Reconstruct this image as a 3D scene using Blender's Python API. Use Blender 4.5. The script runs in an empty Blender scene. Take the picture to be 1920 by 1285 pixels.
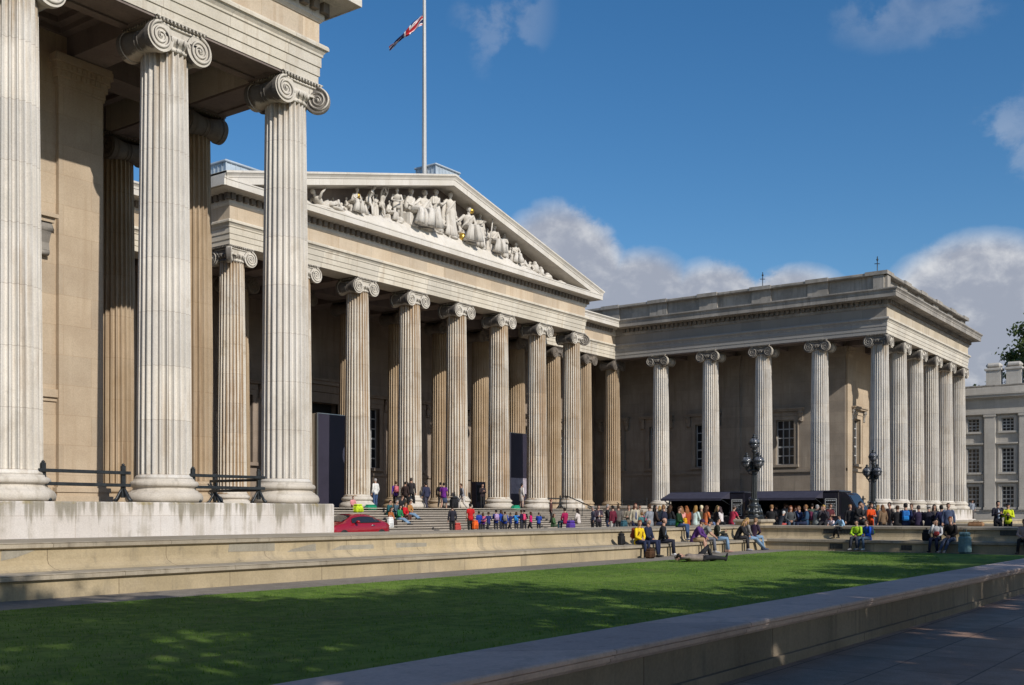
import bpy, math, random
from mathutils import Vector, Matrix
R = math.radians
PI = math.pi
random.seed(11)
SC = bpy.context.scene
C = SC.collection

# ------------------------------------------------------------------ camera
YAW, FPX, YH, EYE = 35.915, 2029.1, 961.6, 1.6
cs, sn = math.cos(R(YAW)), math.sin(R(YAW))
cd = bpy.data.cameras.new('camera')
cam = bpy.data.objects.new('camera', cd)
C.objects.link(cam)
cam.location = (0, 0, EYE)
cam.rotation_euler = (R(90), 0, R(YAW - 90))
cd.sensor_width = 36
cd.lens = 36 * FPX / 1920
cd.shift_y = (YH - 642.5) / 1920
cd.clip_start, cd.clip_end = .1, 5000
SC.camera = cam
SC.view_settings.view_transform = 'Standard'
SC.view_settings.look = 'None'
SC.view_settings.exposure = 0.0
SC.view_settings.gamma = 1.0

# ------------------------------------------------------------------ sun and sky
SUN = Vector((-.295, -1, .667)).normalized()
sl = bpy.data.lights.new('sun', 'SUN')
sl.energy = 4.15
sl.angle = R(.53)
sl.color = (1, .945, .865)
so = bpy.data.objects.new('sun', sl)
C.objects.link(so)
so.rotation_euler = SUN.to_track_quat('Z', 'Y').to_euler()
W = bpy.data.worlds.new('World')
SC.world = W
W.use_nodes = True


class NT:
    """small helper for writing node trees"""
    def __init__(s, tree):
        s.t = tree
        tree.nodes.clear()

    def n(s, typ, props=None, **ins):
        nd = s.t.nodes.new(typ)
        for k, v in (props or {}).items():
            setattr(nd, k, v)
        for k, v in ins.items():
            key = k.replace('_', ' ')
            if key not in nd.inputs:
                key = int(k[1:])
            s.set(nd.inputs[key], v)
        return nd

    def set(s, sock, v):
        if isinstance(v, bpy.types.Node):
            v = v.outputs[0]
        if isinstance(v, bpy.types.NodeSocket):
            s.t.links.new(v, sock)
        elif hasattr(sock.default_value, '__len__') and not hasattr(v, '__len__'):
            sock.default_value = [v] * len(sock.default_value)
        elif hasattr(v, '__len__') and len(v) == 3 and len(sock.default_value) == 4:
            sock.default_value = (*v, 1)
        else:
            sock.default_value = v

    def m(s, op, a, b=0.0, c=0.0):
        nd = s.t.nodes.new('ShaderNodeMath')
        nd.operation = op
        s.set(nd.inputs[0], a)
        s.set(nd.inputs[1], b)
        s.set(nd.inputs[2], c)
        return nd.outputs[0]

    def step(s, x, lo, hi):
        nd = s.n('ShaderNodeMapRange', {'interpolation_type': 'SMOOTHSTEP'})
        s.set(nd.inputs[0], x)
        nd.inputs[1].default_value = lo
        nd.inputs[2].default_value = hi
        return nd.outputs[0]

    def mix(s, f, a, b, blend='MIX'):
        nd = s.n('ShaderNodeMix', {'data_type': 'RGBA', 'blend_type': blend})
        s.set(nd.inputs[0], f)
        s.set(nd.inputs[6], a)
        s.set(nd.inputs[7], b)
        return nd.outputs[2]

    def noise(s, vec, scale, detail=4, rough=.55, dist=0):
        nd = s.n('ShaderNodeTexNoise', None, Scale=scale, Detail=detail, Roughness=rough, Distortion=dist)
        s.set(nd.inputs['Vector'], vec)
        return nd.outputs[0]

    def vmul(s, vec, k):
        nd = s.n('ShaderNodeVectorMath', {'operation': 'MULTIPLY'})
        s.set(nd.inputs[0], vec)
        nd.inputs[1].default_value = k
        return nd.outputs[0]


wt = NT(W.node_tree)
sky = wt.n('ShaderNodeTexSky', {'sky_type': 'NISHITA', 'sun_disc': False,
                                'sun_elevation': math.asin(SUN.z),
                                'sun_rotation': math.atan2(SUN.x, SUN.y) % (2 * PI),
                                'altitude': 50, 'air_density': 1.0, 'dust_density': .6, 'ozone_density': 3.0})
tc = wt.n('ShaderNodeTexCoord')
sx = wt.n('ShaderNodeSeparateXYZ')
wt.set(sx.inputs[0], tc.outputs['Generated'])
az = wt.m('MULTIPLY', wt.m('ARCTAN2', sx.outputs[1], sx.outputs[0]), 180 / PI)
el = wt.m('MULTIPLY', wt.m('ARCSINE', sx.outputs[2]), 180 / PI)
cv = wt.n('ShaderNodeCombineXYZ')
wt.set(cv.inputs[0], az)
wt.set(cv.inputs[1], wt.m('MULTIPLY', el, 1.25))
n1 = wt.noise(cv.outputs[0], .17, 9, .58, .25)
n2 = wt.noise(wt.vmul(cv.outputs[0], (1, .6, 1)), .07, 5, .6)
dens = None
# cumulus banks standing low in the north-east: azimuth, elevation, half widths, weight
for a, e, ra, re_, w in [(33.4, 10, 4.6, 6.6, 1.1), (29.2, 9, 4.2, 5.0, 1.1), (25.4, 8.6, 4.4, 4.7, 1.1), (21.5, 8.6, 4.4, 4.3, 1.05), (38, 8, 6, 5, 1),
                         (12.6, 9.2, 5.4, 4.6, 1.0), (9.5, 7.2, 6, 4.6, .9), (3, 8, 9, 6, 1), (60, 6, 16, 5, .8),
                         (-30, 8, 18, 6, 1), (36.4, 25.0, 3.2, 3.8, .13), (15.5, 23.5, 5, 2.0, .13), (11.2, 17.5, 3.2, 2.6, .17),
                         (100, 7, 22, 5, .8)]:
    qa = wt.m('POWER', wt.m('MULTIPLY', wt.m('SUBTRACT', az, a), 1 / ra), 2)
    qe = wt.m('POWER', wt.m('MULTIPLY', wt.m('SUBTRACT', el, e), 1 / re_), 2)
    b = wt.m('MULTIPLY', wt.m('MAXIMUM', wt.m('SUBTRACT', 1.0, wt.m('ADD', qa, qe)), 0.0), w)
    dens = b if dens is None else wt.m('MAXIMUM', dens, b)
d2 = wt.m('ADD', wt.m('MULTIPLY', wt.m('POWER', dens, .45), 1.15), wt.m('MULTIPLY', wt.m('SUBTRACT', n1, .5), 2.1))
n3 = wt.noise(cv.outputs[0], .55, 7, .6, .2)
shade = wt.step(wt.m('ADD', wt.m('MULTIPLY', wt.m('SUBTRACT', n3, .5), 1.5), wt.m('ADD', wt.m('SUBTRACT', n2, .12), wt.m('MULTIPLY', wt.m('SUBTRACT', .55, dens), .5))), .15, .85)
d2 = wt.m('ADD', d2, wt.m('MULTIPLY', wt.m('SUBTRACT', n3, .5), .55))
cl = wt.step(d2, .27, .52)
cl = wt.m('MULTIPLY', cl, wt.step(dens, 0.0, .10))
cl = wt.m('MULTIPLY', cl, wt.m('ADD', .10, wt.m('MULTIPLY', wt.step(dens, .05, .5), .83)))
ccol = wt.mix(shade, (.46, .49, .58), (.98, .98, .99))
bg1 = wt.n('ShaderNodeBackground', None, Strength=.098)
hs = wt.n('ShaderNodeHueSaturation', None, Saturation=1.29, Value=1.13)
wt.set(hs.inputs['Color'], sky)
wt.set(bg1.inputs[0], hs)
bg2 = wt.n('ShaderNodeBackground', None, Strength=.78)
wt.set(bg2.inputs[0], ccol)
mx = wt.n('ShaderNodeMixShader')
wt.set(mx.inputs[0], cl)
wt.set(mx.inputs[1], bg1)
wt.set(mx.inputs[2], bg2)
wo = wt.n('ShaderNodeOutputWorld')
wt.set(wo.inputs[0], mx)


# ------------------------------------------------------------------ materials
def mat(name, col, rough=.7, metal=0, spec=.4, var=0.0, scale=6, bump=0.0, coat=0.0, trans=0):
    m = bpy.data.materials.new(name)
    m.use_nodes = True
    t = NT(m.node_tree)
    b = t.n('ShaderNodeBsdfPrincipled', None, Roughness=rough, Metallic=metal)
    b.inputs['Specular IOR Level'].default_value = spec
    b.inputs['Coat Weight'].default_value = coat
    if trans:
        b.inputs['Transmission Weight'].default_value = trans
    if var or bump:
        g = t.n('ShaderNodeNewGeometry')
        ns = t.noise(g.outputs['Position'], scale, 5, .6)
        if var:
            d = [max(0, c * (1 - var)) for c in col]
            u = [min(1, c * (1 + var)) for c in col]
            t.set(b.inputs['Base Color'], t.mix(t.step(ns, .3, .7), d, u))
        else:
            t.set(b.inputs['Base Color'], col)
        if bump:
            bp = t.n('ShaderNodeBump', None, Strength=bump, Distance=.02)
            t.set(bp.inputs['Height'], ns)
            t.set(b.inputs['Normal'], bp)
    else:
        t.set(b.inputs['Base Color'], col)
    o = t.n('ShaderNodeOutputMaterial')
    t.set(o.inputs[0], b)
    return m


def stone(name, c1, c2, stain=(.16, .11, .07), amount=.4, joint=None, jdark=.55, tint=.12, soot=(.08, .075, .07),
          soot_amt=.25, bump=.25, rough=.9, band=None, seed=0, moss=None, side=None, top=None, patch=0.0):
    """weathered limestone: patches, vertical rain streaks, soot, block joints, per-block tint"""
    m = bpy.data.materials.new(name)
    m.use_nodes = True
    t = NT(m.node_tree)
    g = t.n('ShaderNodeNewGeometry')
    off = t.n('ShaderNodeVectorMath', {'operation': 'ADD'})
    t.set(off.inputs[0], g.outputs['Position'])
    off.inputs[1].default_value = (seed * 7.3, seed * 3.1, seed * 1.7)
    p = off.outputs[0]
    big = t.noise(p, .55, 5, .6)
    mid = t.noise(p, 2.6, 6, .65)
    fine = t.noise(p, 26, 4, .7)
    col = t.mix(t.step(big, .32, .68), c1, c2)
    stv = t.vmul(p, (2.6, 2.6, .16))
    st = t.noise(stv, 1.0, 5, .62, .3)
    stm = t.m('MULTIPLY', t.step(t.m('ADD', st, t.m('MULTIPLY', t.m('SUBTRACT', big, .5), .5)), .50, .74), amount)
    col = t.mix(stm, col, stain)
    st2 = t.noise(t.vmul(p, (5.5, 5.5, .35)), 1.0, 5, .65, .2)
    som = t.m('MULTIPLY', t.step(t.m('ADD', st2, t.m('MULTIPLY', t.m('SUBTRACT', mid, .5), .6)), .55, .82), soot_amt)
    col = t.mix(som, col, soot)
    if patch:
        pn = t.noise(p, .9, 5, .65, .4)
        col = t.mix(t.m('MULTIPLY', t.step(pn, .54, .68), patch), col, (.36, .30, .22))
    if top:
        # rust-brown run-off below the capital
        st_z = t.n('ShaderNodeSeparateXYZ')
        t.set(st_z.inputs[0], g.outputs['Position'])
        tz = t.m('ADD', t.step(st_z.outputs[2], top[0], top[1]), t.m('MULTIPLY', t.m('SUBTRACT', st2, .5), 2.4))
        col = t.mix(t.m('MULTIPLY', t.step(tz, .65, 1.25), top[3]), col, top[2])
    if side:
        # one-sided tint: unwashed grime on columns, painted shade on the east wing entablature
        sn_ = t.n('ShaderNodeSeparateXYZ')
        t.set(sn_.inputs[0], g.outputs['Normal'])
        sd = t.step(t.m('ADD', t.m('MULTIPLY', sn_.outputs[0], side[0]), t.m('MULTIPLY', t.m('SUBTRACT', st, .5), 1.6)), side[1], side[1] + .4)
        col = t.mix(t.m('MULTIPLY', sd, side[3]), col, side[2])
    if joint:
        sp = t.n('ShaderNodeSeparateXYZ')
        t.set(sp.inputs[0], g.outputs['Position'])
        cb = t.n('ShaderNodeCombineXYZ')
        t.set(cb.inputs[0], t.m('ADD', sp.outputs[0], sp.outputs[1]))
        t.set(cb.inputs[1], t.m('ADD', sp.outputs[2], joint[2] if len(joint) > 2 else 0))
        br = t.n('ShaderNodeTexBrick', {'offset': .5}, Scale=1.0)
        br.inputs['Mortar Size'].default_value = .012
        br.inputs['Mortar Smooth'].default_value = .5
        br.inputs['Brick Width'].default_value = joint[0]
        br.inputs['Row Height'].default_value = joint[1]
        br.inputs['Color1'].default_value = (1 - tint,) * 3 + (1,)
        br.inputs['Color2'].default_value = (1 + tint * .3, 1 + tint * .2, 1, 1)
        br.inputs['Mortar'].default_value = (jdark, jdark * .95, jdark * .9, 1)
        t.set(br.inputs['Vector'], cb)
        col = t.mix(1.0, col, br.outputs['Color'], 'MULTIPLY')
    if moss:
        # lichen along the top edge of the podium where water lies: z0..z1
        sp2 = t.n('ShaderNodeSeparateXYZ')
        t.set(sp2.inputs[0], g.outputs['Position'])
        mz = t.m('ADD', t.step(sp2.outputs[2], moss[0], moss[1]), t.m('ADD', t.m('MULTIPLY', t.m('SUBTRACT', st, .5), 3.4), t.m('MULTIPLY', t.m('SUBTRACT', st2, .5), 1.2)))
        col = t.mix(t.m('MULTIPLY', t.step(mz, .62, 1.15), .72), col, (.17, .15, .095))
        st3 = t.noise(t.vmul(p, (1.5, 1.5, .07)), 1.0, 5, .7, .25)
        col = t.mix(t.m('MULTIPLY', t.step(t.m('ADD', st3, t.m('MULTIPLY', t.m('SUBTRACT', mid, .5), .3)), .50, .66), .55), col, (.33, .285, .215))
        yz = t.m('ADD', t.step(sp2.outputs[2], moss[1] - .25, moss[1]), t.m('MULTIPLY', t.m('SUBTRACT', mid, .5), 3.2))
        col = t.mix(t.m('MULTIPLY', t.step(yz, 1.0, 1.5), .5), col, (.30, .22, .05))
    col = t.mix(.22, col, t.mix(t.step(fine, .3, .7), (.55, .55, .55), (1.3, 1.3, 1.3)), 'MULTIPLY')
    b = t.n('ShaderNodeBsdfPrincipled', None, Roughness=rough)
    b.inputs['Specular IOR Level'].default_value = .25
    t.set(b.inputs['Base Color'], col)
    bp = t.n('ShaderNodeBump', None, Strength=bump, Distance=.03)
    t.set(bp.inputs['Height'], t.m('ADD', fine, t.m('MULTIPLY', mid, 1.2)))
    t.set(b.inputs['Normal'], bp)
    o = t.n('ShaderNodeOutputMaterial')
    t.set(o.inputs[0], b)
    return m


M = {}
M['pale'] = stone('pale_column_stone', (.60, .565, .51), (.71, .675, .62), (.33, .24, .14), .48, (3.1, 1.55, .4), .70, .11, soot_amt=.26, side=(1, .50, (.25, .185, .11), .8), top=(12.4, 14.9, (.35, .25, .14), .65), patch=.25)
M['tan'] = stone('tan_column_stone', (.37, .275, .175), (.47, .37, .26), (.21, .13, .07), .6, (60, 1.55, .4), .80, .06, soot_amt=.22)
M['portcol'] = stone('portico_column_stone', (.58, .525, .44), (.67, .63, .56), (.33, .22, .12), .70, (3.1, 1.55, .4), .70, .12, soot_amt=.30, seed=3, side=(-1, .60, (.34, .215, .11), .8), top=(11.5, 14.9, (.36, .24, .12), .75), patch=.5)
M['entab'] = stone('entablature_stone', (.55, .50, .41), (.64, .59, .50), (.33, .245, .15), .42, (2.3, 40, 5), .62, .14, soot_amt=.22, seed=1)
M['frieze'] = stone('frieze_stone', (.49, .395, .29), (.57, .48, .37), (.36, .24, .14), .36, (1.7, 40, 5), .74, .14, soot_amt=.16, seed=2)
M['sooty'] = stone('sooty_stone', (.24, .22, .195), (.38, .35, .31), (.11, .10, .09), .55, (2.3, 40, 5), .70, .12, soot_amt=.5, seed=4)
M['entabE'] = stone('west_shaded_entablature_stone', (.54, .49, .41), (.62, .575, .49), (.30, .24, .17), .35, (2.3, 40, 5), .70, .10, soot_amt=.2, seed=1, side=(-1, .35, (.26, .25, .24), .85))  # west faces painted greyer for their shade, over the sooty streaks
M['friezeE'] = stone('west_shaded_frieze_stone', (.46, .395, .30), (.55, .48, .38), (.30, .22, .14), .45, (1.7, 40, 5), .74, .14, soot_amt=.3, seed=2, side=(-1, .35, (.24, .225, .21), .85))  # frieze likewise: shade of the west face painted in as grey
M['cornice'] = stone('cornice_stone', (.58, .54, .47), (.67, .63, .57), (.36, .30, .22), .25, (1.9, 40, 5), .72, .07, soot_amt=.15, seed=5)
M['cella'] = stone('ashlar_wall_stone', (.42, .33, .235), (.51, .415, .305), (.31, .215, .13), .34, (1.9, .92), .86, .10, soot_amt=.06, seed=6)
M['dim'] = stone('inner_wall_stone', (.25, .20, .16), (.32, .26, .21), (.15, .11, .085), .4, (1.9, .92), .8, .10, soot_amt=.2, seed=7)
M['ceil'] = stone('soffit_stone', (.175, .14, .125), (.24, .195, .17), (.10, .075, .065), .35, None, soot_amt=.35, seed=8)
M['podium'] = stone('podium_stone', (.60, .55, .50), (.68, .64, .60), (.40, .32, .24), .35, (2.6, .82, .12), .80, .06, soot_amt=.34, seed=9, moss=(.85, 1.87))
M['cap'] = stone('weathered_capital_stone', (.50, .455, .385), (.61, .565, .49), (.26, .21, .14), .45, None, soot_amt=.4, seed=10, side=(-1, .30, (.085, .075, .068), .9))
M['base'] = stone('column_base_stone', (.48, .43, .36), (.60, .55, .48), (.26, .21, .14), .5, None, soot_amt=.4, seed=10)
M['bench'] = stone('bench_wall_stone', (.37, .30, .19), (.49, .40, .265), (.22, .19, .14), .55, (2.75, 40, 5), .50, .16, soot_amt=.42, seed=11, patch=.35)
M['nearface'] = stone('low_wall_face_stone', (.22, .18, .135), (.32, .265, .20), (.12, .10, .08), .55, (2.75, 40, 5), .5, .16, soot_amt=.5, seed=31)
M['cellaW'] = stone('shaded_ashlar_stone', (.29, .245, .20), (.38, .325, .265), (.18, .145, .115), .45, (1.9, .92), .82, .12, soot_amt=.25, seed=32)  # darker copy of the wall ashlar, west wall's shade put into its colour
M['benchcap'] = stone('bench_cap_stone', (.33, .285, .22), (.44, .385, .30), (.20, .165, .12), .55, (2.75, 40, 5), .5, .18, soot_amt=.5, seed=12)
M['nearcap'] = stone('low_wall_cap_stone', (.57, .445, .40), (.67, .53, .48), (.30, .24, .20), .35, (2.6, 60, 5), .55, .22, soot_amt=.35, seed=13)
M['step'] = stone('step_stone', (.36, .32, .27), (.46, .41, .35), (.2, .17, .14), .4, (2.2, 40, 5), .6, .12, soot_amt=.3, seed=14)
M['statue'] = stone('statue_marble', (.54, .50, .44), (.66, .62, .56), (.27, .23, .18), .5, None, soot_amt=.55, seed=15, bump=.3)
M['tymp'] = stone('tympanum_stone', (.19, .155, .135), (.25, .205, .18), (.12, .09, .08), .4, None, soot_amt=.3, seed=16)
M['resid'] = stone('stucco_stone', (.46, .43, .385), (.54, .51, .46), (.30, .26, .21), .3, (1.4, .5), .88, .05, soot_amt=.2, seed=17)
M['platform'] = stone('platform_paving_stone', (.22, .195, .165), (.31, .275, .235), (.15, .12, .10), .4, None, soot_amt=.3, seed=23)
M['repair'] = stone('grey_repair_mortar', (.25, .225, .18), (.34, .31, .25), (.17, .15, .12), .5, None, soot_amt=.4, seed=41)
M['riser'] = stone('dark_riser_stone', (.12, .105, .09), (.18, .155, .13), (.08, .07, .06), .4, None, soot_amt=.4, seed=21)  # risers much darker than the tread stone
M['sootshade'] = stone('soot_and_shade_stone', (.13, .115, .10), (.24, .20, .16), (.07, .06, .055), .5, None, soot_amt=.5, seed=22)  # near-black stone: soot on inner capitals, painted shade on the dentils
M['lead'] = mat('lead_sheet', (.42, .48, .53), .45, .1, .5, .15, 1.2)
M['slate'] = mat('roof_slate', (.16, .17, .19), .6, 0, .4, .2, 2)
M['glass'] = mat('window_glass', (.02, .023, .028), .06, 0, .6)
M['whitepaint'] = mat('white_paint', (.46, .46, .45), .45, 0, .4, .06)
M['iron'] = mat('black_iron', (.028, .032, .035), .42, .2, .5, .3, 9)
M['lampiron'] = mat('lamp_iron', (.045, .05, .052), .35, .5, .5, .3, 12)
M['lampglass'] = mat('lamp_glass', (.13, .135, .15), .15, .1, .7)
M['gold'] = mat('gilding', (.62, .40, .08), .3, .8, .5, .1)
M['navy'] = mat('navy_awning', (.048, .046, .066), .75, 0, .2, .12, 4)
M['vanpaint'] = mat('dark_van_paint', (.018, .018, .028), .25, 0, .5, coat=.4)
M['dark'] = mat('dark_interior', (.012, .012, .012), .8)
M['steel'] = mat('brushed_steel', (.42, .43, .44), .3, .9)
M['white'] = mat('chalk_white', (.62, .62, .60), .8)
M['rubber'] = mat('tyre_rubber', (.02, .02, .02), .8)
M['carred'] = mat('red_car_paint', (.30, .008, .018), .22, .1, .5, coat=.7)
M['panel'] = mat('dark_purple_print', (.036, .032, .050), .5, 0, .3, .12, .5)
M['panelside'] = mat('panel_side_board', (.40, .33, .24), .8, 0, .2, .08)
M['print'] = mat('pale_print', (.36, .32, .36), .6, 0, .3, .3, 2)


def ground_mat(name, c1, c2, sc, joint=None, rough=.9, bump=.4, jd=.6, worn=None):
    m = bpy.data.materials.new(name)
    m.use_nodes = True
    t = NT(m.node_tree)
    g = t.n('ShaderNodeNewGeometry')
    p = g.outputs['Position']
    a = t.noise(p, sc, 8, .7)
    bb = t.noise(p, sc * .07, 4, .6)
    f2 = t.noise(p, 55, 3, .7)
    col = t.mix(t.step(t.m('ADD', a, t.m('MULTIPLY', t.m('SUBTRACT', bb, .5), .9)), .3, .7), c1, c2)
    if worn:
        wn = t.noise(p, .45, 6, .68, .3)
        col = t.mix(t.m('MULTIPLY', t.step(wn, .52, .70), .55), col, worn)
        wn2 = t.noise(t.vmul(p, (.25, 1.5, 1)), 1.0, 4, .6)
        col = t.mix(t.m('MULTIPLY', t.step(wn2, .45, .65), .30), col, t.mix(1.0, col, (.62, .72, .6), 'MULTIPLY'))
    col = t.mix(.35, col, t.mix(t.step(f2, .3, .7), (.5, .5, .5), (1.4, 1.4, 1.4)), 'MULTIPLY')
    if joint:
        br = t.n('ShaderNodeTexBrick', {'offset': .37}, Scale=1.0)
        br.inputs['Mortar Size'].default_value = .012
        br.inputs['Brick Width'].default_value = joint[0]
        br.inputs['Row Height'].default_value = joint[1]
        br.inputs['Color1'].default_value = (.72, .72, .74, 1)
        br.inputs['Color2'].default_value = (1.1, 1.08, 1.06, 1)
        br.inputs['Mortar'].default_value = (jd, jd, jd, 1)
        t.set(br.inputs['Vector'], p)
        col = t.mix(1.0, col, br.outputs['Color'], 'MULTIPLY')
    b = t.n('ShaderNodeBsdfPrincipled', None, Roughness=rough)
    b.inputs['Specular IOR Level'].default_value = .25
    t.set(b.inputs['Base Color'], col)
    bp = t.n('ShaderNodeBump', None, Strength=bump, Distance=.03)
    t.set(bp.inputs['Height'], t.m('ADD', a, f2))
    t.set(b.inputs['Normal'], bp)
    o = t.n('ShaderNodeOutputMaterial')
    t.set(o.inputs[0], b)
    return m


M['lawn'] = ground_mat('lawn_turf', (.068, .135, .014), (.16, .25, .036), 3.0, bump=.6, worn=(.15, .17, .05))
M['gravel'] = ground_mat('path_gravel', (.19, .165, .135), (.27, .24, .20), 4)
M['paving'] = ground_mat('dark_paving', (.37, .235, .165), (.49, .325, .245), 2.2, (1.25, .85), .8, .3, .45)
M['fore'] = ground_mat('forecourt_paving', (.17, .155, .135), (.24, .22, .19), 1.5, (1.0, 1.0))
M['earth'] = ground_mat('far_ground', (.12, .115, .10), (.17, .16, .14), .3)


def leaf_mat(name, c1, c2, tr=.25):
    m = bpy.data.materials.new(name)
    m.use_nodes = True
    t = NT(m.node_tree)
    g = t.n('ShaderNodeNewGeometry')
    a = t.noise(g.outputs['Position'], 1.1, 4, .6)
    r = g.outputs['Random Per Island']
    col = t.mix(t.step(t.m('ADD', t.m('MULTIPLY', a, .6), t.m('MULTIPLY', r, .4)), .25, .75), c1, c2)
    b = t.n('ShaderNodeBsdfPrincipled', None, Roughness=.6)
    b.inputs['Specular IOR Level'].default_value = .3
    t.set(b.inputs['Base Color'], col)
    tr_ = t.n('ShaderNodeBsdfTranslucent')
    t.set(tr_.inputs[0], t.mix(1.0, col, (1.2, 1.3, .5), 'MULTIPLY'))
    ms = t.n('ShaderNodeMixShader', None, Fac=tr)
    t.set(ms.inputs[1], b)
    t.set(ms.inputs[2], tr_)
    o = t.n('ShaderNodeOutputMaterial')
    t.set(o.inputs[0], ms)
    return m


M['leaf'] = leaf_mat('plane_leaves', (.04, .07, .02), (.085, .125, .04))
M['farleaf'] = leaf_mat('far_tree_leaves', (.07, .10, .035), (.14, .17, .06))  # leaf colour paled to paint in distance haze
M['blade'] = leaf_mat('grass_blades', (.075, .155, .012), (.15, .265, .03), .3)
M['bark'] = mat('tree_bark', (.11, .095, .075), .9, 0, .2, .3, 5, .5)


# ------------------------------------------------------------------ mesh helper
class MB:
    def __init__(s):
        s.v, s.f, s.mi, s.sm = [], [], [], []

    def add(s, vs, fs, mi=0, smooth=False, mtx=None):
        o = len(s.v)
        if mtx is not None:
            vs = [mtx @ Vector(p) for p in vs]
        s.v += [tuple(p) for p in vs]
        s.f += [tuple(o + i for i in f) for f in fs]
        s.mi += [mi] * len(fs)
        s.sm += [smooth] * len(fs)

    def box(s, x0, y0, z0, x1, y1, z1, mi=0, mtx=None):
        v = [(x0, y0, z0), (x1, y0, z0), (x1, y1, z0), (x0, y1, z0), (x0, y0, z1), (x1, y0, z1), (x1, y1, z1), (x0, y1, z1)]
        s.add(v, [(0, 3, 2, 1), (4, 5, 6, 7), (0, 1, 5, 4), (1, 2, 6, 5), (2, 3, 7, 6), (3, 0, 4, 7)], mi, False, mtx)

    def bbox(s, x0, y0, z0, x1, y1, z1, b=.02, mi=0, mtx=None):
        """box with chamfered edges"""
        xs, ys, zs = (x0, x1), (y0, y1), (z0, z1)
        v, idx = [], {}
        for i in (0, 1):
            for j in (0, 1):
                for k in (0, 1):
                    sx_, sy_, sz_ = (b, -b)[i], (b, -b)[j], (b, -b)[k]
                    for ax in range(3):
                        p = [xs[i], ys[j], zs[k]]
                        for q, sh in enumerate((sx_, sy_, sz_)):
                            if q != ax:
                                p[q] += sh
                        idx[i, j, k, ax] = len(v)
                        v.append(tuple(p))
        f = []
        for ax in range(3):
            for e in (0, 1):
                q = []
                for a_, b_ in ((0, 0), (1, 0), (1, 1), (0, 1)):
                    t = [0, 0, 0]
                    t[ax] = e
                    t[(ax + 1) % 3] = a_
                    t[(ax + 2) % 3] = b_
                    q.append(idx[(*t, ax)])
                f.append(tuple(q if e else q[::-1]))
        for ax in range(3):
            o1, o2 = (ax + 1) % 3, (ax + 2) % 3
            for a_ in (0, 1):
                for b_ in (0, 1):
                    t0, t1 = [0] * 3, [0] * 3
                    t1[ax] = 1
                    for t in (t0, t1):
                        t[o1], t[o2] = a_, b_
                    q = [idx[(*t0, o1)], idx[(*t1, o1)], idx[(*t1, o2)], idx[(*t0, o2)]]
                    f.append(tuple(q if a_ == b_ else q[::-1]))
        for i in (0, 1):
            for j in (0, 1):
                for k in (0, 1):
                    q = [idx[i, j, k, 0], idx[i, j, k, 1], idx[i, j, k, 2]]
                    f.append(tuple(q if (i + j + k) % 2 else q[::-1]))
        s.add(v, f, mi, False, mtx)

    def lathe(s, prof, n=24, cx=0, cy=0, mi=0, smooth=True, mtx=None, cap=True):
        v, f = [], []
        for r, z in prof:
            for i in range(n):
                a = 2 * PI * i / n
                v.append((cx + r * math.cos(a), cy + r * math.sin(a), z))
        for k in range(len(prof) - 1):
            for i in range(n):
                j = (i + 1) % n
                f.append((k * n + i, k * n + j, (k + 1) * n + j, (k + 1) * n + i))
        s.add(v, f, mi, smooth, mtx)
        if cap:
            o = len(s.v) - len(v)
            s.f += [tuple(o + i for i in range(n))[::-1], tuple(o + (len(prof) - 1) * n + i for i in range(n))]
            s.mi += [mi, mi]
            s.sm += [False, False]

    def tube(s, pts, rads, n=8, mi=0, smooth=True, flat=1.0, up=None, mtx=None, cap=True, fold=0.0, ph=0.0):
        """swept tube through pts; rads number or list; entries may be (rx, ry)"""
        pts = [Vector(p) for p in pts]
        if not hasattr(rads, '__len__'):
            rads = [rads] * len(pts)
        v, f = [], []
        up = Vector(up) if up is not None else None
        prev = None
        for i, p in enumerate(pts):
            d = (pts[min(i + 1, len(pts) - 1)] - pts[max(i - 1, 0)])
            if d.length < 1e-9:
                d = Vector((0, 0, 1))
            d.normalize()
            if up is not None:
                a = up - d * up.dot(d)
                if a.length < 1e-4:
                    a = d.orthogonal()
            elif prev is not None:
                a = prev - d * prev.dot(d)
                if a.length < 1e-4:
                    a = d.orthogonal()
            else:
                a = d.orthogonal()
            a.normalize()
            prev = a
            b = d.cross(a)
            r = rads[i]
            rx, ry = r if hasattr(r, '__len__') else (r, r * flat)
            for k in range(n):
                t = 2 * PI * k / n
                w = 1 + fold * math.sin(t * 7 + ph + i * .8) + fold * .6 * math.sin(t * 4 + ph * 2 + i * 1.7) if fold else 1
                v.append(p + a * (rx * w * math.cos(t)) + b * (ry * w * math.sin(t)))
        for i in range(len(pts) - 1):
            for k in range(n):
                j = (k + 1) % n
                f.append((i * n + k, i * n + j, (i + 1) * n + j, (i + 1) * n + k))
        if cap:
            f.append(tuple(range(n))[::-1])
            f.append(tuple((len(pts) - 1) * n + k for k in range(n)))
        s.add(v, f, mi, smooth, mtx)

    def ball(s, c, r, nu=10, nv=7, mi=0, mtx=None, frame=None, keep=None):
        c = Vector(c)
        rx, ry, rz = r if hasattr(r, '__len__') else (r, r, r)
        X, Y, Z = frame or (Vector((1, 0, 0)), Vector((0, 1, 0)), Vector((0, 0, 1)))
        v, dirs, f = [], [], []
        for j in range(nv + 1):
            th = PI * j / nv
            for i in range(nu):
                ph = 2 * PI * i / nu
                d = (math.sin(th) * math.cos(ph), math.sin(th) * math.sin(ph), math.cos(th))
                dirs.append(d)
                v.append(c + X * (rx * d[0]) + Y * (ry * d[1]) + Z * (rz * d[2]))
        for j in range(nv):
            for i in range(nu):
                k = (i + 1) % nu
                q = (j * nu + i, (j + 1) * nu + i, (j + 1) * nu + k, j * nu + k)
                if keep:
                    dd = [sum(dirs[a][b] for a in q) / 4 for b in range(3)]
                    if not keep(dd):
                        continue
                f.append(q)
        s.add(v, f, mi, True, mtx)

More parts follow.
